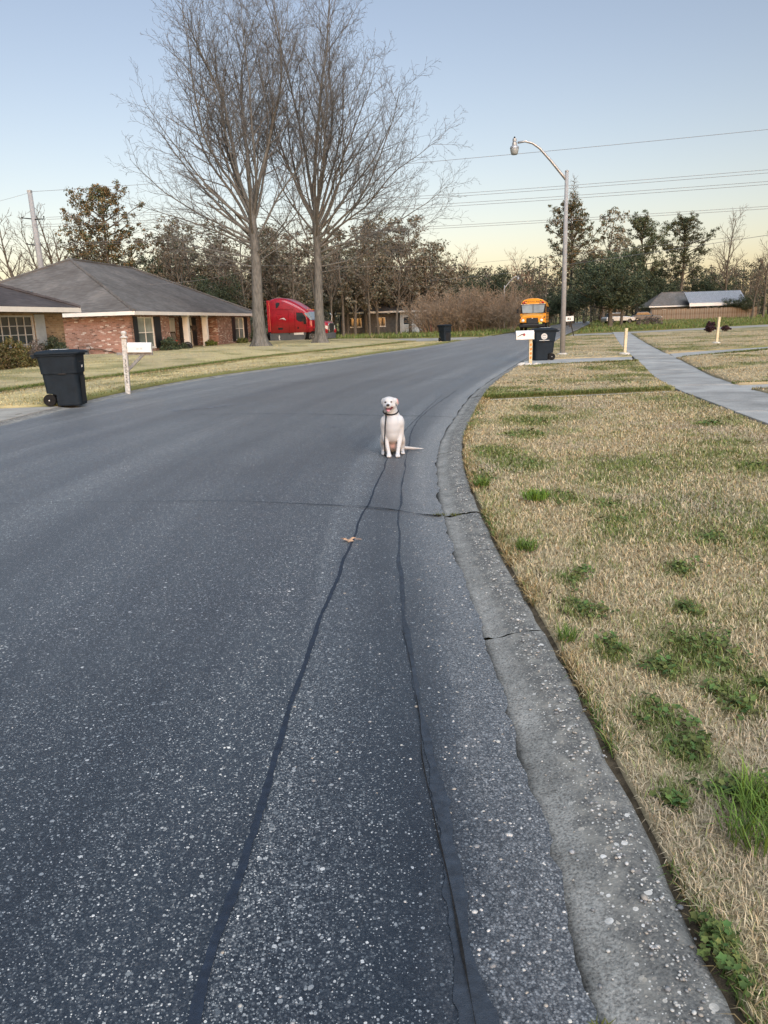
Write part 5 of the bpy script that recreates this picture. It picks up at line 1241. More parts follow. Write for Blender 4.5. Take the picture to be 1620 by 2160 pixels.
def bus():
    th = math.atan2(-.97, -.24)
    e = empty('school_bus', (14.55, 73.6, .20), th, 'yellow school bus coming down the road towards us', 'bus')
    # local x forward (towards the viewer), front bumper at x = 0
    st = []
    def bsec(x, sh):
        return [(x, -1.2, .75), (x, -1.22, 1.6), (x, -1.20, 2.35 - sh), (x, -1.10, 2.72 - sh), (x, -.86, 2.95 - sh), (x, -.45, 3.06 - sh), (x, 0, 3.09 - sh), (x, .45, 3.06 - sh), (x, .86, 2.95 - sh), (x, 1.10, 2.72 - sh), (x, 1.20, 2.35 - sh), (x, 1.22, 1.6), (x, 1.2, .75)]
    MB().loft([bsec(-11.2, .05), bsec(-11.0, 0), bsec(-1.75, 0), bsec(-1.55, .03)]).build('body', M['bus_yellow'], e, smooth=False, bevel=.02)
    hood = MB().loft([[(-1.6, -1.16, .78), (-1.6, -1.16, 1.45), (-1.6, -1.0, 1.66), (-1.6, 0, 1.72), (-1.6, 1.0, 1.66), (-1.6, 1.16, 1.45), (-1.6, 1.16, .78)], [(-.35, -1.18, .80), (-.35, -1.18, 1.30), (-.35, -.98, 1.50), (-.35, 0, 1.56), (-.35, .98, 1.50), (-.35, 1.18, 1.30), (-.35, 1.18, .80)], [(-.12, -1.15, .84), (-.12, -1.12, 1.22), (-.12, -.9, 1.42), (-.12, 0, 1.48), (-.12, .9, 1.42), (-.12, 1.12, 1.22), (-.12, 1.15, .84)]]).build('hood', M['bus_yellow'], e, bevel=.03)
    gr = MB().prism_yz([(-.50, .70), (.50, .70), (.56, 1.10), (.52, 1.26), (-.52, 1.26), (-.56, 1.10)], -.13, -.095).build('grille', M['chassis'], e, bevel=.01)
    for k in range(5): MB().box(-.095, -.085, -.46, .46, .78 + .09 * k, .80 + .09 * k).build('grille_bar', M['truck_grey'], gr)
    MB().box(-.09, -.08, -.06, .06, 1.19, 1.25).build('badge', M['print'], gr)
    for s in (-1, 1):
        MB().lathe([(.13, 0), (.14, .03), (.10, .06), (.02, .07)], 16, (-.14, s * .86, 1.02), 'x').build('headlight', M['lamp_clear'], e, smooth=True)
        MB().box(-.15, -.09, s * .95 - .14, s * .95 + .14, 1.20, 1.30).build('turn_light', M['amber'], e, bevel=.02)
        MB().box(-.22, -.06, s * 1.10 - .05, s * 1.10 + .05, 1.22, 1.36).build('fender_mirror', M['chassis'], e, bevel=.02)
        # warning lamps in the roof cap
        p = MB().prism_yz([(s * .62, 2.58), (s * 1.06, 2.56), (s * 1.0, 2.74), (s * .62, 2.86)], -1.56, -1.50).build('lamp_panel', M['chassis'], e, bevel=.01)
        for yy, mt in ((.70, 'amber'), (.90, 'red_lamp')): MB().lathe([(.085, 0), (.085, .04), (.05, .06), (.01, .065)], 14, (-1.50, s * yy, 2.68), 'x').build('warning_lamp', M[mt], p, smooth=True)
        MB().tube([(-1.5, s * 1.2, 2.3), (-1.1, s * 1.38, 2.2), (-1.05, s * 1.40, 1.8)], .02, 6).build('mirror_arm', M['chassis'], e)
        MB().box(-1.12, -1.02, s * 1.42 - .11, s * 1.42 + .11, 1.72, 2.12).build('mirror', M['chassis'], e, bevel=.03)
        for x in (-.95, -7.8): wheel(e, (x, s * 1.02, .48), .48, .28, s)
        k = -10.6
        while k < -2.2:
            wn_ = MB().box(k, k + .62, s * 1.215 - .012, s * 1.215 + .012, 1.75, 2.32).build('side_window', M['glass_dark'], e); k += .72
        for zz in (1.05, 1.30, 1.62): box('rub_rail', M['chassis'], e, -11.1, -1.8, s * 1.225 - .015, s * 1.225 + .015, zz, zz + .05)
    ws = MB().add([(-1.53, -1.08, 2.46), (-1.53, 1.08, 2.46), (-1.44, .98, 1.72), (-1.44, -.98, 1.72)], [(0, 1, 2, 3)]).add([(-1.50, -1.08, 2.46), (-1.50, 1.08, 2.46), (-1.41, .98, 1.72), (-1.41, -.98, 1.72)], [(0, 1, 2, 3)]).build('windscreen', M['windscreen'], e)
    MB().prism_yz([(-1.2, 1.68), (-1.19, 2.52), (1.19, 2.52), (1.2, 1.68)], -1.56, -1.535).build('screen_surround', M['chassis'], e)
    box('centre_bar', M['chassis'], ws, -1.50, -1.40, -.02, .02, 1.72, 2.46)
    box('drip_rail', M['print'], e, -1.56, -1.47, -1.18, 1.18, 2.515, 2.545)
    pl = MB().prism_yz([(-.55, 2.555), (.55, 2.555), (.64, 2.95), (.2, 3.06), (-.2, 3.06), (-.64, 2.95)], -1.56, -1.525).build('name_board', M['bus_yellow'], e)
    text('name_lettering', 'SCHOOL BUS', .185, M['ink'], pl, (-1.523, 0, 2.76), (R(90), 0, R(90)), .002)
    bp = MB().box(-.10, .10, -1.2, 1.2, .42, .70).build('bumper', M['chassis'], e, bevel=.03)
    box('bumper_stripe', M['truck_grey'], bp, .101, .108, -.8, .8, .64, .67)
    box('number_plate', plain('green_yellow_plate', (.42, .48, .12), .5, .3, .1, 20), bp, .02, .112, .62, .92, .70, .84)
    MB().box(-10.8, -.2, -.9, .9, .35, .8).build('chassis', M['chassis'], e)
    return e
bus()

def car(loc, rz, label, paint):
    e = empty('parked_car', loc, rz, label, 'car', 'cars parked far off on the right')
    body = [(-2.2, .35), (-2.25, .75), (-2.1, .92), (-1.3, .98), (1.0, .95), (1.95, .82), (2.2, .62), (2.2, .35)]
    MB().prism_xz(body, -.86, .86).build('body', paint, e, bevel=.06)
    cab = [(-1.75, .95), (-1.35, 1.42), (.15, 1.45), (.95, .95)]
    MB().prism_xz(cab, -.76, .76).build('cabin', M['glass_dark'], e, bevel=.05)
    MB().prism_xz([(-1.38, 1.41), (-1.3, 1.47), (.12, 1.49), (.2, 1.44)], -.74, .74).build('roof', paint, e, bevel=.03)
    for x in (-1.35, 1.35):
        for s in (-1, 1): wheel(e, (x, s * .78, .32), .32, .2, s)
    for s in (-1, 1): MB().box(2.12, 2.22, s * .65 - .15, s * .65 + .15, .62, .74).build('headlight', M['lamp_clear'], e, bevel=.02)
    return e
car((34.5, 112, .25), R(10), 'pale silver car parked far off right of the street lamp', plain('silver_paint', (.42, .43, .44), .35, .5, .08, 4, metal=.3))
car((39.4, 115, .28), R(-4), 'dark grey car parked farther off towards the board fence', plain('dark_paint', (.06, .065, .07), .35, .5, .08, 4))
# ================================================================== trees
def mat_bark(name, c, c2):
    t = NT(name, .92, .15); x, y, z = t.sep(t.obj())
    f = t.noise(14, 5, t.comb(x, y, t.math('MULTIPLY', z, .22))); big = t.noise(1.1, 3)
    col = t.mix(.5, t.ramp(f, [(.32, c), (.62, c2)]), t.ramp(big, [(.35, (.75, .75, .72)), (.65, (1.2, 1.2, 1.15))]), 'MULTIPLY')
    t.base(col); t.bump(f, .7, .03); return t.m
def mat_leaf(name, var=.16):
    t = NT(name, .75, .2); oi = t.n('ObjectInfo')
    hs = t.n('HueSaturation'); t.l(t.attr(), hs.inputs['Color'])
    mr_ = t.n('MapRange'); t.l(oi.outputs['Random'], mr_.inputs[0]); mr_.inputs[3].default_value = 1 - var; mr_.inputs[4].default_value = 1 + var
    mh = t.n('MapRange'); t.l(oi.outputs['Random'], mh.inputs[0]); mh.inputs[3].default_value = .485; mh.inputs[4].default_value = .512
    t.l(mr_.outputs[0], hs.inputs['Value']); t.l(mh.outputs[0], hs.inputs['Hue']); t.base(hs.outputs[0]); return t.m
M['bark'] = mat_bark('grey_bark', (.085, .083, .078), (.17, .166, .157)); M['twig'] = plain('grey_twigs', (.132, .130, .128), .9, .15, .2, .8)
M['bark_far'] = mat_bark('far_bark', (.08, .068, .056), (.15, .130, .108)); M['twig_far'] = plain('brown_twigs', (.150, .118, .092), .9, .1, .2, .3)
M['twig_sun_tint'] = plain('sun_tinted_twigs', (.27, .150, .095), .9, .1, .2, .3)  # orange light of the low sun painted into the twig colour
M['leaf'] = mat_leaf('foliage')

class Tubes:
    def __init__(s): s.V = []; s.F = []; s.n = 0
    def add(s, P, rad, k):
        P = np.asarray(P, float); rad = np.asarray(rad, float); m = len(P)
        t = np.gradient(P, axis=0); t /= np.linalg.norm(t, axis=1)[:, None] + 1e-9
        ref = np.array([0, 0, 1.]) if abs(t[0, 2]) < .8 else np.array([1., 0, 0])
        a = np.cross(t, ref); a /= np.linalg.norm(a, axis=1)[:, None] + 1e-9; b = np.cross(t, a)
        ang = 2 * np.pi * np.arange(k) / k
        V = P[:, None] + (a[:, None] * np.cos(ang)[None, :, None] + b[:, None] * np.sin(ang)[None, :, None]) * rad[:, None, None]
        i = s.n + np.arange(m * k).reshape(m, k); j = np.roll(i, -1, 1)
        s.F.append(np.stack([i[:-1], j[:-1], j[1:], i[1:]], -1).reshape(-1, 4)); s.V.append(V.reshape(-1, 3)); s.n += m * k
    def mesh(s, name, mat, parent, smooth=True):
        return npmesh(name, np.concatenate(s.V), np.concatenate(s.F), mat, parent, None, smooth)
def unit(v): return v / (np.linalg.norm(v) + 1e-9)
def direction(az, inc): return np.array([math.cos(R(az)) * math.sin(R(inc)), math.sin(R(az)) * math.sin(R(inc)), math.cos(R(inc))])

class Twigs:
    """last-order twigs, gathered and built all at once"""
    def __init__(s): s.q = []
    def add(s, p, d, L, r): s.q.append((*p, *d, L, r))
    def flush(s, tubes, rn, jit, up, end=.6):
        if not s.q: return
        A = np.array(s.q); n = len(A); p, d, L, r = A[:, :3], A[:, 3:6], A[:, 6:7], A[:, 7]
        d1 = d + rn.normal(0, jit, (n, 3)) + np.array([0, 0, up]); d1 /= np.linalg.norm(d1, axis=1)[:, None]
        d2 = d1 + rn.normal(0, jit * 1.4, (n, 3)) + np.array([0, 0, up]); d2 /= np.linalg.norm(d2, axis=1)[:, None]
        P = np.stack([p, p + d1 * L * .5, p + d1 * L * .5 + d2 * L * .5], 1); rad = r[:, None] * np.array([1, .85, end])
        a = np.cross(d1, np.array([.31, .55, .77])); a /= np.linalg.norm(a, axis=1)[:, None] + 1e-9; b = np.cross(d1, a)
        ang = 2 * np.pi * np.arange(3) / 3
        V = P[:, :, None] + (a[:, None, None] * np.cos(ang)[None, None, :, None] + b[:, None, None] * np.sin(ang)[None, None, :, None]) * rad[:, :, None, None]
        base = tubes.n + np.arange(n)[:, None] * 9; F = []
        for k in range(2):
            for i in range(3):
                j = (i + 1) % 3; F.append(base + np.array([[k * 3 + i, k * 3 + j, k * 3 + 3 + j, k * 3 + 3 + i]]))
        tubes.V.append(V.reshape(-1, 3)); tubes.F.append(np.concatenate(F)); tubes.n += n * 9; s.q = []
    def tips(s):
        A = np.array(s.q); return A[:, :3] + A[:, 3:6] * A[:, 6:7]
PEND = Twigs()
def grow(limb, twig, p, d, L, r, lvl, S, rn, ends=None):
    """S per level: seg length, jitter, upward pull, number of children per metre, angle, length ratio, sides"""
    q = S[lvl]; n = max(2, int(round(L / q['seg']))); st = L / n
    J = rn.normal(0, q['jit'], (n, 3)); J[:, 2] += q['up']
    P = np.empty((n + 1, 3)); D = np.empty((n + 1, 3)); P[0] = p; d = unit(np.array(d, float)); D[0] = d
    for k in range(n):
        d = d + J[k]; d = d / math.sqrt(d[0] * d[0] + d[1] * d[1] + d[2] * d[2]); P[k + 1] = P[k] + d * st; D[k + 1] = d
    rad = r * (1 - (1 - q.get('end', .25)) * np.linspace(0, 1, n + 1) ** .9)
    (limb if lvl < S[0]['split'] else twig).add(P, rad, q['k'])
    c = S[lvl + 1]; m = max(1, int(round(L * q['den']))); last = lvl + 2 >= len(S)
    az = rn.uniform(0, 6.28) + np.cumsum(2.4 + rn.normal(0, .4, m)); T = q['t0'] + (1 - q['t0']) * (np.arange(m) + rn.uniform(.1, .9, m)) / m
    ANG = np.radians(rn.normal(c['ang'], 7, m)); LR = rn.uniform(.7, 1.25, m)
    for i in range(m):
        t = T[i]; f = t * n; j = min(int(f), n - 1); w = f - j
        pos = P[j] * (1 - w) + P[j + 1] * w; dd = D[j + 1]
        h = math.hypot(dd[0], dd[1]); a = np.array([dd[1] / h, -dd[0] / h, 0]) if h > .05 else np.array([1., 0, 0])
        b = np.array([dd[1] * a[2] - dd[2] * a[1], dd[2] * a[0] - dd[0] * a[2], dd[0] * a[1] - dd[1] * a[0]])
        nd = dd * math.cos(ANG[i]) + (a * math.cos(az[i]) + b * math.sin(az[i])) * math.sin(ANG[i])
        pa, pb = q.get('prof', (1.08, .72)); LL = max(L * c['ratio'] * (pa - pb * t) * LR[i], c['seg'] * .8)
        rr = max(min((rad[j] * (1 - w) + rad[j + 1] * w) * .62, c['r'] * (.4 + .6 * LL / (L * c['ratio'] + 1e-6))), c.get('rmin', .004))
        if last: PEND.add(pos, nd, LL, rr)
        else: grow(limb, twig, pos, nd, LL, rr, lvl + 1, S, rn, ends)

def street_tree(seed, loc, label, trunk_h, r0, leaders, lean=0.0):
    rn = np.random.default_rng(seed); e = empty('bare_tree', loc, 0, label, 'tree', 'large bare street trees')
    S = [dict(split=2), dict(seg=.8, jit=.085, up=.046, den=1.75, ang=0, ratio=1, r=1, k=8, t0=.22, end=.10, prof=(.90, .38)),
         dict(seg=.55, jit=.10, up=.050, den=2.4, ang=37, ratio=.38, r=.045, k=5, t0=.14, end=.22, rmin=.012),
         dict(seg=.40, jit=.10, up=.055, den=3.0, ang=38, ratio=.45, r=.018, k=3, t0=.12, end=.4, rmin=.009),
         dict(seg=.34, jit=.13, up=.06, den=4.0, ang=40, ratio=.50, r=.0095, k=3, t0=.15, end=.6, rmin=.007),
         dict(seg=.30, jit=.16, up=.06, den=0, ang=40, ratio=.55, r=.0085, k=3, t0=.2, end=.8, rmin=.007)]
    S[0].update(S[1]); S[0]['split'] = 2
    limb, twig = Tubes(), Tubes()
    # trunk with root flare
    n = 26; z = np.linspace(-.25, trunk_h, n); k = 22; V = []
    for zz in z:
        fl = math.exp(-max(zz, 0) / .42); rr = r0 * (1 - .42 * max(zz, 0) / trunk_h)
        for i in range(k):
            a = 2 * math.pi * i / k; bump = 1 + fl * (.75 + .55 * math.cos(5 * a + seed) + .25 * math.cos(3 * a + 1.7 * seed)) + .05 * math.sin(7 * a + zz * 1.3)
            V.append((rr * bump * math.cos(a) + lean * max(zz, 0) + .04 * math.sin(zz * .9 + seed), rr * bump * math.sin(a), zz))
    i = np.arange(n * k).reshape(n, k); j = np.roll(i, -1, 1)
    limb.V.append(np.array(V)); limb.F.append(np.stack([i[:-1], j[:-1], j[1:], i[1:]], -1).reshape(-1, 4)); limb.n = n * k
    extra = [(trunk_h - rn.uniform(0, 1.2), k * 47 + 20 * seed, rn.uniform(9, 33), rn.uniform(10.5, 12.5), .085) for k in range(4)]
    for z0, az, inc, L, r_ in leaders + extra:
        zz = min(z0, trunk_h); base = np.array([lean * zz, 0, zz - .15]); d = direction(az, inc)
        S[1]['up'] = .046 if inc < 30 else (.036 if inc < 50 else .026)
        grow(limb, twig, base, d, L, r_ * .8, 1, S, rn)
    PEND.flush(twig, rn, .16, .06, .8)
    limb.mesh('trunk', M['bark'], e); twig.mesh('crown', M['twig'], e, False)
    # sawn-off stubs
    st = Tubes()
    for z0, az, inc, L in ((6.9, 185, 62, 3.0), (6.3, 172, 70, 2.4), (7.4, 200, 58, 3.3)) if seed == 3 else ((6.2, 5, 66, 1.6),):
        d = direction(az, inc); P = [np.array([lean * z0, 0, z0]) + d * t_ + np.array([0, 0, .05 * t_ * t_]) for t_ in np.linspace(0, L, 6)]
        st.add(P, np.linspace(.10, .055, 6), 7)
    st.mesh('sawn_limb', M['bark'], e)
    print('tree', seed, limb.n, twig.n); return e
street_tree(3, (-7.5, 49.6, .18), 'taller bare tree standing in front of the brick house corner', 8.2, .40, [
    (8.2, 180, 16, 12.8, .17), (8.2, 95, 6, 14.2, .19), (8.1, 8, 17, 13.4, .16), (7.9, 225, 27, 12.6, .13), (7.7, 140, 30, 12.6, .13), (7.8, 318, 27, 12.2, .12), (7.6, 48, 30, 12.0, .12),
    (7.3, 182, 34, 10.2, .13), (6.9, 192, 50, 9.0, .11), (6.2, 172, 68, 7.8, .09), (7.8, 176, 23, 12.0, .12), (6.6, 184, 60, 8.4, .10), (7.0, 178, 42, 9.6, .10), (5.6, 180, 76, 7.0, .07), (6.5, 2, 40, 9.6, .10), (5.6, 345, 58, 6.6, .075), (6.8, 268, 42, 8.4, .09), (6.4, 92, 46, 8.2, .09), (5.0, 200, 66, 5.2, .06), (5.2, 30, 64, 5.4, .06), (6.0, 215, 60, 6.4, .07), (4.6, 165, 72, 4.8, .05), (6.6, 150, 50, 7.4, .08), (5.8, 320, 56, 7.0, .07)], .004)
street_tree(9, (-3.9, 52.9, .18), 'broad bare tree beside the truck hood, spreading right over the road', 8.6, .34, [
    (8.6, 170, 10, 13.6, .15), (8.6, 60, 5, 14.4, .17), (8.4, 2, 16, 13.2, .15), (8.0, 0, 25, 10.6, .13), (7.4, 8, 40, 9.8, .12), (6.8, 352, 54, 11.0, .11), (6.0, 4, 67, 10.2, .095), (5.2, 12, 80, 9.2, .075), (7.7, 4, 32, 10.0, .12), (7.2, 356, 47, 10.0, .11), (6.4, 6, 60, 10.6, .10),
    (8.0, 190, 24, 11.6, .11), (7.2, 182, 40, 9.0, .09), (5.8, 172, 60, 7.0, .085), (7.8, 300, 26, 11.2, .11), (7.6, 120, 28, 11.2, .11), (6.6, 45, 44, 9.4, .09), (6.9, 270, 42, 8.6, .085), (5.4, 335, 66, 7.4, .07), (6.3, 20, 52, 10.4, .085), (5.6, 358, 68, 9.0, .075), (7.0, 340, 38, 11.4, .09), (6.2, 215, 52, 7.6, .075), (4.8, 25, 78, 6.6, .055)], .006)

# ------------------------------------------------------------------ foliage helpers
def leaf_cloud(centres, radii, per, size, cols, rn, flat=.8, edge=.45):
    """many leaf-sized quads round each clump centre"""
    C = np.repeat(np.asarray(centres), per, 0); Rr = np.repeat(np.asarray(radii), per)
    n = len(C); d = rn.normal(0, 1, (n, 3)); d /= np.linalg.norm(d, axis=1)[:, None]; rad = rn.random(n) ** edge
    P = C + d * (rad * Rr)[:, None] * np.array([1, 1, flat])
    a = rn.normal(0, 1, (n, 3)); a /= np.linalg.norm(a, axis=1)[:, None]; b = np.cross(a, d + rn.normal(0, .4, (n, 3))); b /= np.linalg.norm(b, axis=1)[:, None] + 1e-9
    s = size * rn.uniform(.6, 1.4, n)[:, None]
    V = np.stack([P - a * s, P - b * s * .5, P + a * s, P + b * s * .5], 1).reshape(-1, 3)
    F = np.arange(n * 4).reshape(n, 4)
    cols = np.asarray(cols); col = cols[rn.integers(0, len(cols), n)] * rn.uniform(.7, 1.3, n)[:, None]
    return V, F, np.repeat(col, 4, 0)
DARK = [(.044, .062, .036), (.056, .078, .042), (.034, .050, .034), (.075, .088, .050)]
VINE = [(.145, .138, .098), (.20, .172, .13), (.11, .12, .08), (.235, .20, .152), (.165, .152, .108)]
PINE = [(.066, .084, .044), (.086, .096, .052), (.054, .070, .040), (.110, .102, .056)]
RUST = [(.175, .112, .058), (.14, .10, .055), (.10, .095, .05), (.20, .13, .072)]

def proto_bare(seed, wide=.34, twigmat='twig_far'):
    """ten metres tall"""
    rn = np.random.default_rng(seed); e = empty('bare_tree'); limb, twig = Tubes(), Tubes()
    S = [dict(split=2, seg=.8, jit=.05, up=.02, den=2.0, ang=0, ratio=1, r=1, k=7, t0=.28, end=.12),
         dict(seg=.6, jit=.08, up=.07, den=2.8, ang=38, ratio=wide, r=.07, k=5, t0=.15, end=.2, rmin=.02),
         dict(seg=.5, jit=.10, up=.06, den=3.6, ang=36, ratio=.50, r=.026, k=3, t0=.12, end=.4, rmin=.016),
         dict(seg=.45, jit=.14, up=.05, den=0, ang=36, ratio=.55, r=.017, k=3, t0=.1, end=.6, rmin=.012)]
    grow(limb, twig, (0, 0, -.2), direction(rn.uniform(0, 360), 3), 9.9, .16, 0, S, rn); PEND.flush(twig, rn, .14, .05)
    limb.mesh('trunk', M['bark_far'], e); twig.mesh('crown', M[twigmat], e, False); return e
def proto_vine(seed):
    """bare limbs grown over with evergreen vines: patchy brown-green crown"""
    rn = np.random.default_rng(seed); e = empty('vine_covered_tree'); limb, twig = Tubes(), Tubes(); ends = []
    S = [dict(split=2, seg=.8, jit=.06, up=.02, den=2.2, ang=0, ratio=1, r=1, k=7, t0=.2, end=.15),
         dict(seg=.6, jit=.09, up=.06, den=2.4, ang=46, ratio=.33, r=.07, k=5, t0=.15, end=.2, rmin=.02),
         dict(seg=.5, jit=.12, up=.05, den=2.5, ang=40, ratio=.5, r=.024, k=3, t0=.1, end=.4, rmin=.014),
         dict(seg=.45, jit=.15, up=.04, den=0, ang=36, ratio=.55, r=.015, k=3, t0=.1, end=.6, rmin=.011)]
    grow(limb, twig, (0, 0, -.2), direction(rn.uniform(0, 360), 4), 9.7, .17, 0, S, rn); E_ = PEND.tips(); PEND.flush(twig, rn, .15, .04)
    E_ = E_[rn.random(len(E_)) < .7]; E_ = E_[rn.permutation(len(E_))[:520]]
    V, F, C = leaf_cloud(E_, rn.uniform(.25, .62, len(E_)), 34, .11, VINE, rn)
    limb.mesh('trunk', M['bark_far'], e); tag(twig.mesh('twigs', M['twig_far'], e, False), kind='stuff'); npmesh('crown', V, F, M['leaf'], e, C); return e
def proto_oak(seed):
    """dense dark evergreen, wider than tall: trunk, limbs, thousands of leaves in clumps"""
    rn = np.random.default_rng(seed); e = empty('evergreen_tree'); limb = Tubes(); cl = []; rr = []
    limb.add([(0, 0, -.2), (.1, 0, 1.5), (.0, .1, 3.2)], [.34, .27, .22], 9)
    for k in range(15):
        az = k * 137.5; inc = rn.uniform(20, 78); L = rn.uniform(3.6, 5.6) * (1.1 if inc > 50 else 1.0)
        d = direction(az, inc); P = [np.array([0, 0, 2.0 + .1 * k])]
        for s in range(6): d = unit(d + rn.normal(0, .09, 3) + np.array([0, 0, .03])); P.append(P[-1] + d * L / 6)
        limb.add(P, np.linspace(.14, .03, 7), 6)
        for s in range(2, 7):
            for m in range(4): cl.append(P[s] + rn.normal(0, .55, 3) + np.array([0, 0, .2])); rr.append(rn.uniform(.45, .95))
    cl = np.array(cl); cl[:, 2] = np.clip(cl[:, 2], .9, 9.4)
    V, F, C = leaf_cloud(cl, rr, 52, .12, DARK, rn, .75)
    limb.mesh('trunk', M['bark_far'], e); npmesh('crown', V, F, M['leaf'], e, C); return e
def proto_pine(seed, cols=PINE, bare=.36, top_round=True, spread=3.2):
    rn = np.random.default_rng(seed); e = empty('pine_tree'); limb = Tubes(); cl = []; rr = []
    zs = np.linspace(-.2, 9.8, 12); limb.add([(.12 * math.sin(z * .5 + seed), .1 * math.cos(z * .6), z) for z in zs], np.interp(zs, [-.2, 10], [.19, .04]), 8)
    for k in range(38):
        t = bare + (1 - bare) * (k + rn.random()) / 38; z = 10 * t; az = k * 137.5 + rn.normal(0, 15)
        prof = math.sin(math.pi * min(1, (t - bare) / (1 - bare) * .75 + .2)) if top_round else (1 - t) * 1.35 + .1
        L = spread * prof * rn.uniform(.6, 1.15); d = direction(az, rn.uniform(52, 85)); P = [np.array([.12 * math.sin(z * .5 + seed), .1 * math.cos(z * .6), z - .2])]
        for s in range(5): d = unit(d + rn.normal(0, .1, 3) + np.array([0, 0, .07])); P.append(P[-1] + d * L / 5)
        limb.add(P, np.linspace(.055, .014, 6), 4)
        for s in range(2, 6):
            for m in range(2):
                c = P[s] + rn.normal(0, .22, 3); cl.append(c); rr.append(rn.uniform(.20, .42))
                limb.add([P[s - 1], (P[s - 1] + c) / 2 + rn.normal(0, .04, 3), c], [.014, .010, .008], 3)
    V, F, C = leaf_cloud(cl, rr, 40, .075, cols, rn, .75, .55)
    limb.mesh('trunk', M['bark_far'], e); npmesh('crown', V, F, M['leaf'], e, C); return e
def proto_cypress(seed):
    rn = np.random.default_rng(seed); e = empty('bald_cypress'); limb, twig = Tubes(), Tubes()
    limb.add([(0, 0, z) for z in np.linspace(-.1, 10, 8)], np.linspace(.12, .012, 8), 7)
    S = [dict(split=1, seg=.4, jit=.08, up=.05, den=9, ang=0, ratio=1, r=1, k=4, t0=.12, end=.3), dict(seg=.3, jit=.12, up=.03, den=7, ang=42, ratio=.5, r=.012, k=3, t0=.1, end=.5, rmin=.010), dict(seg=.22, jit=.15, up=.03, den=0, ang=40, ratio=.5, r=.009, k=3, t0=.1, end=.6, rmin=.008)]
    for k in range(60):
        t = .35 + .64 * k / 60; L = (1.02 - t) * 1.9 + .12
        grow(limb, twig, (0, 0, 10 * t), direction(k * 137.5, 62), L, .024, 0, S, rn)
    PEND.flush(twig, rn, .15, .03)
    limb.mesh('trunk', M['bark_far'], e); twig.mesh('crown', M['twig_far'], e, False); return e
PROTO = {'bare': [proto_bare(1), proto_bare(2, .40), proto_bare(5, .30)], 'red': [proto_bare(6, .40, 'twig_sun_tint')], 'vine': [proto_vine(1), proto_vine(2), proto_vine(4)], 'oak': [proto_oak(1), proto_oak(2)],  # the red kind carries low sunlight in its twig colour
         'pine': [proto_pine(1, PINE + RUST[:2]), ], 'rust': [proto_pine(3, RUST + PINE[:2], .30, True, 3.6)], 'pine2': [proto_pine(5, PINE, .42, True, 3.6), proto_pine(8, PINE, .40, True, 3.4)], 'cypress': [proto_cypress(2)]}
USED = set()
def grp_taller(group, kind): return kind == 'vine' and group.startswith(('wood behind', 'trees behind the brick'))
def plant(kind, x, y, h, wide, label, group, idx=0, z=.1):
    P = PROTO[kind]; src = P[idx % len(P)]
    if id(src) in USED: o = copy_tree(src)
    else: o = src; USED.add(id(src))
    h = h * (1.1 if grp_taller(group, kind) else 1.0); s = h / 10.0; o.location = (x, y, z); o.scale = (s * wide, s * wide, s); o.rotation_euler = (0, 0, random.uniform(0, 6.28))
    return tag(o, label, 'tree', group)
GL, GM, GR, GC = 'trees behind the brick houses', 'wood behind the red truck', 'trees behind the far right field', 'trees at the end of the road'
wood_b = 'slim bare tree in the wood behind the red truck'; wood_v = 'vine-covered brown-green tree in the wood behind the red truck'
roof_v = 'vine-covered tree rising behind the brick house roof'; roof_b = 'slim bare tree rising behind the brick house roof'
left_b = 'slim bare tree left of the concrete utility pole'
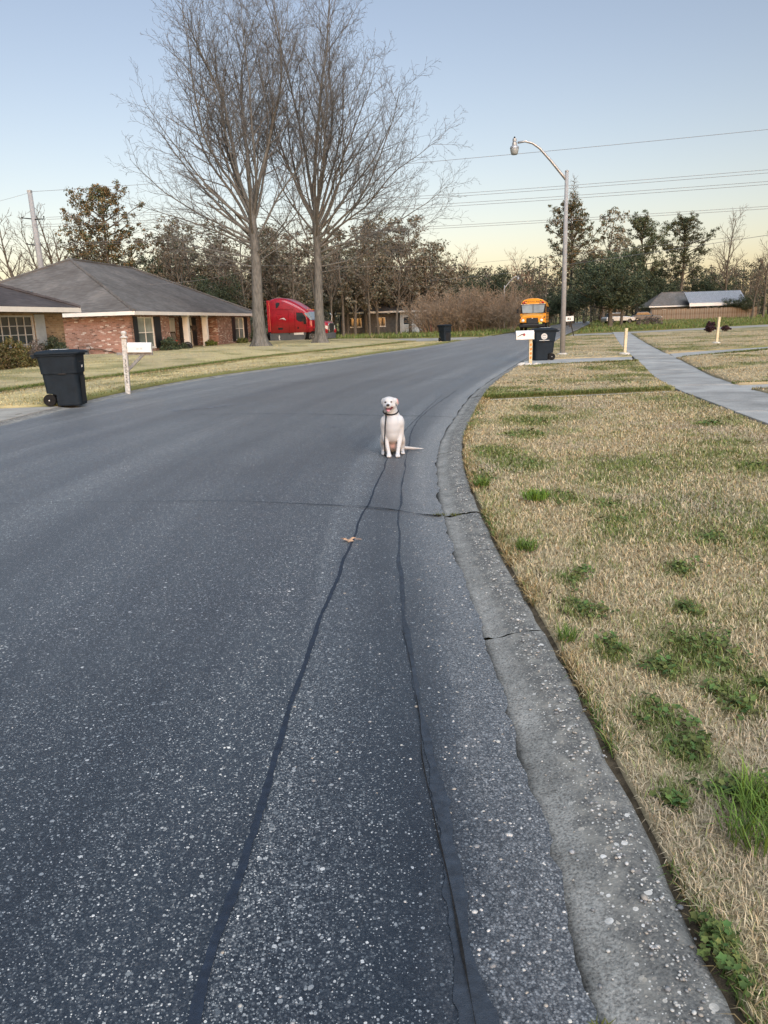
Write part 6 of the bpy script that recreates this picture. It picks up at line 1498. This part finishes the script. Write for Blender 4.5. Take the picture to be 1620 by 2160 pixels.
TREES = [
    ('bare', -36.9, 82, 13.1, 1.25, left_b, GL), ('bare', -36.0, 88, 12.9, 1.2, left_b, GL), ('bare', -33.5, 84, 13.6, 1.2, 'bare tree right behind the concrete utility pole', GL), ('bare', -30.9, 80, 11.3, 1.2, 'bare tree between the utility pole and the rust-crowned pine', GL),
    ('rust', -26.7, 80, 15.2, .92, 'tall pine with rust-brown rounded crown above the brick house ridge', GL), ('vine', -30.4, 84, 13.2, .9, 'vine-covered tree just left of the rust-crowned pine', GL), ('oak', -26.6, 76, 8.9, .62, 'small dark evergreen tree peeping over the brick house ridge', GL),
    ('vine', -23.8, 88, 12.0, 1.0, roof_v, GL), ('oak', -25.3, 87, 11.6, .6, 'dark evergreen tree right of the rust-crowned pine', GL), ('vine', -20.7, 90, 11.3, 1.1, roof_v, GL), ('bare', -20.5, 84, 12.0, 1.1, roof_b, GL), ('oak', -17.0, 82, 8.6, .72, 'dark evergreen tree behind the right roof slope of the brick house', GL),
    ('vine', -17.4, 92, 11.4, 1.1, roof_v, GL), ('bare', -14.4, 86, 11.7, 1.1, roof_b, GL), ('bare', -17.0, 84, 12.1, 1.0, roof_b, GL), ('vine', -13.8, 94, 10.6, 1.1, roof_v, GL),
    ('vine', -10.9, 92, 11.2, 1.1, wood_v, GM), ('bare', -8.8, 84, 11.8, .9, wood_b, GM), ('bare', -6.9, 90, 12.0, 1.0, wood_b, GM), ('vine', -7.7, 95, 10.4, 1.2, wood_v, GM), ('bare', -3.9, 88, 12.1, 1.0, wood_b, GM), ('vine', -2.6, 90, 10.8, 1.05, wood_v, GM),
    ('bare', -11.6, 88, 11.0, .8, wood_b, GM), ('bare', -5.0, 86, 10.5, .75, wood_b, GM), ('bare', -.9, 86, 10.8, .8, wood_b, GM), ('oak', -9.6, 100, 7.0, .85, 'low dark evergreen tree deep in the wood behind the red truck', GM),
    ('vine', .1, 92, 11.4, 1.0, wood_v, GM), ('vine', 4.0, 96, 12.0, .95, 'tallest vine-covered tree left of the brown thicket', GM), ('bare', 2.1, 88, 10.4, .9, wood_b, GM), ('bare', 6.4, 98, 10.0, 1.0, 'bare tree rising behind the left end of the brown thicket', GM), ('vine', 6.2, 104, 9.4, 1.0, 'vine-covered tree directly behind the brown thicket', GM),
    ('red', 11.3, 120, 11.7, 1.1, 'bare tree with sunlight painted on its twigs above the dark evergreens, left one', GC), ('oak', 11.2, 105, 8.2, .92, 'dark evergreen tree above the middle of the brown thicket', GC), ('oak', 15.9, 108, 9.9, .75, 'tallest dark evergreen tree above the brown thicket', GC), ('oak', 19.8, 112, 7.8, .85, 'dark evergreen tree left of the bus roof', GC),
    ('red', 22.7, 118, 10.9, 1.05, 'bare tree with sunlight painted on its twigs behind the school bus', GC), ('bare', 17.1, 98, 6.3, 1.5, 'low grey bare tree beside the distant street lamp', GC), ('bare', 19.9, 100, 5.6, 1.5, 'low grey bare tree just left of the school bus', GC), ('oak', 24.6, 112, 5.2, .9, 'low dark evergreen tree right behind the school bus', GC), ('vine', 13.5, 112, 8.4, 1.1, 'vine-covered tree between the dark evergreens over the thicket', GC),
    ('cypress', 33.3, 135, 23.9, .78, 'tallest pale spire-shaped tree right of the street lamp', GR), ('pine', 29.9, 122, 17.8, 1.0, 'open-crowned pine directly behind the street lamp pole', GR), ('vine', 35.7, 125, 16.3, 1.1, 'tall vine-covered tree right of the open-crowned pine', GR), ('oak', 27.4, 92, 8.6, 1.08, 'large low dark evergreen tree right of the street lamp', GR), ('oak', 26.2, 106, 6.6, .9, 'dark evergreen tree at the left edge of the right-hand trees', GR), ('oak', 31.5, 101, 8.4, .75, 'dark evergreen tree behind the parked silver car', GR),
    ('oak', 34.0, 118, 13.4, .72, 'tall dark evergreen tree right of the pine behind the street lamp', GR), ('oak', 38.6, 126, 14.4, .7, 'tall dark evergreen tree above the parked dark grey car', GR), ('oak', 29.8, 142, 9.0, .9, 'dark evergreen tree closing the road end behind the bus', GC), ('oak', 49.5, 138, 9.6, .8, 'dark evergreen tree just behind the far house ridge', GR),
    ('pine2', 46.7, 140, 17.4, 1.05, 'round-topped pine above the left part of the far house roof', GR), ('pine2', 55.6, 144, 17.8, 1.05, 'round-topped pine above the bright metal roof', GR), ('bare', 61.0, 138, 17.2, 1.0, 'tall bare tree right of the bright metal roof', GR), ('oak', 51.3, 150, 12.2, .85, 'dark evergreen tree between the two round-topped pines', GR), ('vine', 42.0, 134, 11.5, 1.1, 'vine-covered tree left of the far house roof', GR),
    ('bare', 59.2, 120, 12.9, 1.0, 'bare tree at the right edge, taller of the nearer pair', GR), ('bare', 55.6, 116, 8.9, 1.2, 'bare tree at the right edge, shorter of the nearer pair', GR), ('oak', 61.5, 146, 10.6, .8, 'dark evergreen tree at the right end of the tree line', GR), ('oak', 57.3, 124, 4.8, 1.2, 'low dark evergreen thicket at the right end of the board fence', GR), ('vine', 39.5, 128, 13.0, .9, 'vine-covered tree behind the parked dark grey car', GR),
]
for x, y, h in ((-24.6, 98, 11.2), (-20.6, 93, 11.0), (-14.0, 97, 11.4), (-31, 96, 10.4), (-34.5, 98, 9.8), (-22.5, 96, 10.2), (-19, 98, 10.6), (-15.5, 90, 9.6), (-12.2, 99, 10.4), (-28, 94, 10.5)): TREES.append(('vine', x, y, h, 1.35, roof_v, GL))
for x, y, h in ((-9, 88.5, 9.0), (-5.6, 98, 10.8), (-1.4, 97, 11.2), (2.2, 99, 11.4), (-3.6, 93, 8.0), (7.6, 99, 9.6), (-10.2, 98, 11.6), (-7.0, 101, 11.8), (-.2, 100, 12.0), (4.4, 102, 11.6), (9.4, 104, 9.8)): TREES.append(('vine', x, y, h, 1.35, wood_v, GM))
ORD = ['leftmost', 'second from left', 'third from left', 'fourth from left', 'fifth from left', 'sixth from left', 'seventh from left', 'eighth from left', 'ninth from left', 'tenth from left', 'eleventh from left']
for lab0 in (wood_b, roof_b, left_b):
    same = sorted([k for k, t_ in enumerate(TREES) if t_[5] == lab0], key=lambda k: TREES[k][1] / TREES[k][2])
    for q, k in enumerate(same): TREES[k] = TREES[k][:5] + (lab0 + ', ' + ORD[q],) + TREES[k][6:]
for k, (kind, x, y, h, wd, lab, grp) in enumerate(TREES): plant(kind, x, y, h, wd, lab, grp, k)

# distant wood: one unbroken mass behind the individual trees
def far_wood():
    rn = np.random.default_rng(77); T = Tubes(); cl = []; rr = []
    for k in range(760):
        x = rn.uniform(-75, 95); y = 112 + rn.uniform(0, 22) + (36 if x > 26 else 0)
        h = rn.uniform(5, 9.8) * (1.15 if x > 26 else 1.0)
        T.add([(x, y, -.1), (x + rn.normal(0, .25), y, h * .5), (x + rn.normal(0, .5), y, h)], [.13, .09, .03], 4)
        for q in range(2): cl.append(np.array([x, y, h - .4 - q])); rr.append(rn.uniform(.6, 1.0))
        for m in range(7):
            zz = h * rn.uniform(.15, .95); a = rn.uniform(0, 6.28); L = rn.uniform(.8, 2.0)
            p2 = np.array([x + L * math.cos(a), y + L * math.sin(a), zz + L * rn.uniform(.2, .9)]); T.add([(x, y, zz), p2], [.035, .012], 3)
            if rn.random() < .62: cl.append(p2); rr.append(rn.uniform(.5, 1.1))
    for k in range(1100):                                    # undergrowth closes the view between the stems
        x = rn.uniform(-75, 95); y = 110 + rn.uniform(0, 10) + (36 if x > 26 else 0); cl.append(np.array([x, y, rn.uniform(.3, 1) ** 1.5 * 4.6])); rr.append(rn.uniform(.8, 1.5))
    V, F, C = leaf_cloud(cl, rr, 26, .17, VINE + DARK, rn)
    tag(T.mesh('far_wood_stems', M['bark_far'], None), kind='stuff'); tag(npmesh('far_wood_foliage', V, F, M['leaf'], None, C), kind='stuff')
far_wood()

# ------------------------------------------------------------------ brown thicket beyond the meadow
def thicket(seed, loc, h, w, label):
    rn = np.random.default_rng(seed); e = empty('thicket', loc, 0, label, 'shrub', 'brown thicket beyond the meadow'); limb, twig = Tubes(), Tubes()
    S = [dict(split=1, seg=.7, jit=.08, up=-.015, den=3.0, ang=0, ratio=1, r=1, k=4, t0=.15, end=.25), dict(seg=.5, jit=.14, up=.0, den=4.2, ang=40, ratio=.40, r=.022, k=3, t0=.1, end=.4, rmin=.016), dict(seg=.4, jit=.18, up=0, den=0, ang=42, ratio=.5, r=.017, k=3, t0=.1, end=.6, rmin=.014)]
    for k in range(46):
        a = k * 137.5; q = w * .30 * math.sqrt(k / 46)
        grow(limb, twig, (q * math.cos(R(a)), q * math.sin(R(a)) * .7, -.1), direction(a, rn.uniform(4, 48)), h * rn.uniform(.75, 1.08), .05, 0, S, rn)
    PEND.flush(twig, rn, .18, 0)
    b = plain('thicket_stems', (.29, .225, .165), .9, .1, .2, .4) if 'thick' not in M else M['thick']; M['thick'] = b
    tag(limb.mesh('stems', b, e), kind='stuff'); tag(twig.mesh('twigs', b, e, False), kind='stuff')
    return e
thicket(1, (6.2, 91, .1), 4.5, 4.2, 'leftmost and lowest clump of the brown thicket')
thicket(2, (9.0, 91.5, .1), 5.2, 4.4, 'second clump from the left of the brown thicket, behind the far bin')
thicket(3, (12.0, 92, .1), 5.3, 4.6, 'third clump from the left of the brown thicket')
thicket(4, (14.8, 91, .1), 5.0, 4.2, 'rightmost clump of the brown thicket, below the distant street lamp')

# ------------------------------------------------------------------ garden shrubs
def shrub(name, loc, size, label, cols, seed, leaf=.05, n=60, per=40, cat='shrub', group=None):
    rn = np.random.default_rng(seed); e = empty(name, loc, 0, label, cat, group); T = Tubes(); cl = []; rr = []
    for k in range(n):
        d = rn.normal(0, 1, 3); d[2] = abs(d[2]) * 1.0; d = unit(d) * np.array(size) * rn.uniform(.45, .92); p = d + np.array([0, 0, .12]); cl.append(p); rr.append(min(size) * rn.uniform(.16, .30))
        if k % 3 == 0: T.add([(0, 0, -.1), p * .5 + rn.normal(0, .05, 3), p], [.022, .014, .006], 4)
    V, F, C = leaf_cloud(cl, rr, per, leaf, cols, rn, .9, .6)
    T.mesh('stems', M['bark_far'], e); npmesh('leaves', V, F, M['leaf'], e, C); return e
OLIVE = [(.10, .095, .035), (.13, .11, .045), (.075, .08, .03), (.15, .115, .06)]; PURP = [(.055, .028, .034), (.075, .035, .038), (.04, .025, .03)]
GREYB = [(.13, .115, .10), (.10, .09, .078), (.16, .13, .115)]
shrub('hedge_shrub', (-14.15, 28.2, .2), (.85, 1.0, 1.15), 'clipped olive shrub at the left picture edge below the window', OLIVE, 1, .045, 90, 60)
shrub('hedge_shrub', (-13.9, 29.6, .2), (.8, .9, 1.15), 'clipped olive shrub second from the left picture edge', OLIVE, 2, .045, 90, 60)
shrub('bare_shrub', (-13.65, 30.9, .2), (.65, .75, 1.05), 'grey-brown thin shrub between the olive hedge and the round green shrub', GREYB, 3, .035, 80, 50)
shrub('round_shrub', (-13.75, 32.9, .45), (.72, .85, .85), 'rounded dark green shrub at the corner of the tan house', DARK, 4, .04, 90, 70)
shrub('porch_shrub', (-12.75, 47.4, .2), (.7, .9, .80), 'dark shrub under the front window of the brick house', DARK, 5, .05, 70, 50)
shrub('porch_shrub', (-12.35, 48.9, .2), (.45, .5, .42), 'low dark shrub just left of the porch hose reel', DARK, 6, .045, 40, 40)
shrub('grass_clump', (-11.7, 54.6, .2), (.5, .7, .42), 'low bright green plant between the porch columns', [(.10, .14, .03), (.13, .16, .04), (.08, .11, .03)], 7, .05, 40, 40, 'plant')
shrub('porch_shrub', (-10.6, 60.6, .2), (.5, .7, .45), 'small light green shrub left of the far window of the brick house', [(.09, .12, .03), (.12, .13, .05)], 8, .05, 40, 40)
shrub('porch_shrub', (-9.7, 62.5, .2), (.7, .8, 1.0), 'dark rounded shrub between the far window and the tall bare tree', DARK, 9, .05, 70, 50)
shrub('purple_shrub', (22.9, 53.6, .12), (.44, .44, .72), 'dark purple clipped shrub on the right lawn behind the cream post', PURP, 10, .05, 60, 50)
shrub('purple_shrub', (24.6, 55.0, .12), (.42, .4, .32), 'low purple shrub right of the clipped purple shrub', PURP, 11, .05, 40, 40)
shrub('dry_shrub', (33.5, 96, .1), (2.2, 1.0, 1.0), 'low grey dry scrub in front of the board fence', GREYB, 12, .08, 50, 30)

# ------------------------------------------------------------------ utility pole and wires
up_ = empty('utility_pole', (-25.05, 60, 0), 0, 'leaning grey concrete utility pole with short arms behind the left roof', 'utility pole'); up_.rotation_euler = (0, R(-1.0), 0)
MB().tube([(0, 0, -.5), (0, 0, 6), (0, 0, 11.6)], [.26, .22, .165], 14).build('pole', M['concrete_pole'], up_, smooth=True)
for z0, s, L in ((9.75, -1, .85), (9.72, 1, .85), (7.9, -1, .75)):
    a = MB().tube([(0, -.1, z0), (s * L, -.1, z0 + (.12 if s < 0 else -.0))], [.05, .035], 6).build('crossarm', M['chassis'], up_)
    MB().lathe([(.03, 0), (.055, .03), (.03, .06), (.055, .09), (.03, .12)], 10, (s * L * .95, -.1, z0 + .08)).build('insulator', M['chassis'], a)
MB().box(-.14, .14, -.14, .14, 11.6, 11.75).build('pole_top', M['steel'], up_)
M['wire'] = plain('wire', (.22, .22, .23), .6, .3, .1, 1)
def wire(pts, r, label, sag=.0):
    P = np.array(pts, float); t = np.r_[0, np.cumsum(np.linalg.norm(np.diff(P, axis=0), axis=1))]; s = np.linspace(0, t[-1], 60)
    m = [np.gradient(P[:, k], t) if len(P) > 2 else np.full(2, (P[1, k] - P[0, k]) / t[-1]) for k in range(3)]
    Q = np.stack([np.interp(s, t, P[:, k]) for k in range(3)], -1); Q[:, 2] -= sag * 4 * (s / t[-1]) * (1 - s / t[-1])
    T = Tubes(); T.add(Q, np.full(60, r * .75), 4); o = T.mesh('power_line', M['wire'], None); return tag(o, label, 'power line', 'overhead power lines')
wire([(-40, 52.8, 8.2), (-25.2, 60, 11.6)], .012, 'wire running off left from the utility pole top', .5)
wire([(-25.2, 60, 11.65), (60, 33.8, 12.1)], .016, 'single topmost wire crossing the sky right of the trees', .75)
wire([(-24.3, 60, 9.85), (60, 33.8, 9.75)], .015, 'upper wire of the upper pair crossing behind the street lamp', .7)
wire([(-24.3, 60.1, 9.72), (60, 33.9, 9.58)], .015, 'lower wire of the upper pair crossing behind the street lamp', .7)
wire([(-25.8, 60, 9.35), (60, 33.8, 9.0)], .015, 'upper wire of the middle pair crossing behind the street lamp', .7)
wire([(-25.8, 60.1, 9.2), (60, 33.9, 8.86)], .015, 'lower wire of the middle pair crossing behind the street lamp', .7)
wire([(-25.7, 60, 8.0), (60, 33.8, 7.55)], .014, 'upper wire of the lowest pair crossing behind the street lamp', .6)
wire([(-25.7, 60.1, 7.88), (60, 33.9, 7.43)], .014, 'lower wire of the lowest pair crossing behind the street lamp', .6)
wire([(34, 52, 7.2), (14, 88, 6.6), (-10, 118, 6.4)], .022, 'thick dark wire running away in front of the right-hand pines', .3)
wire([(-7.6, 52, 5.3), (-14.6, 50.5, 4.35)], .012, 'thin service wire from the tall bare tree to the brick house roof', .25)
wire([(-22, 84, 8.2), (5.3, 70, 6.3), (24, 52, 6.2)], .012, 'thin wire crossing low in front of the wood and evergreens', .2)
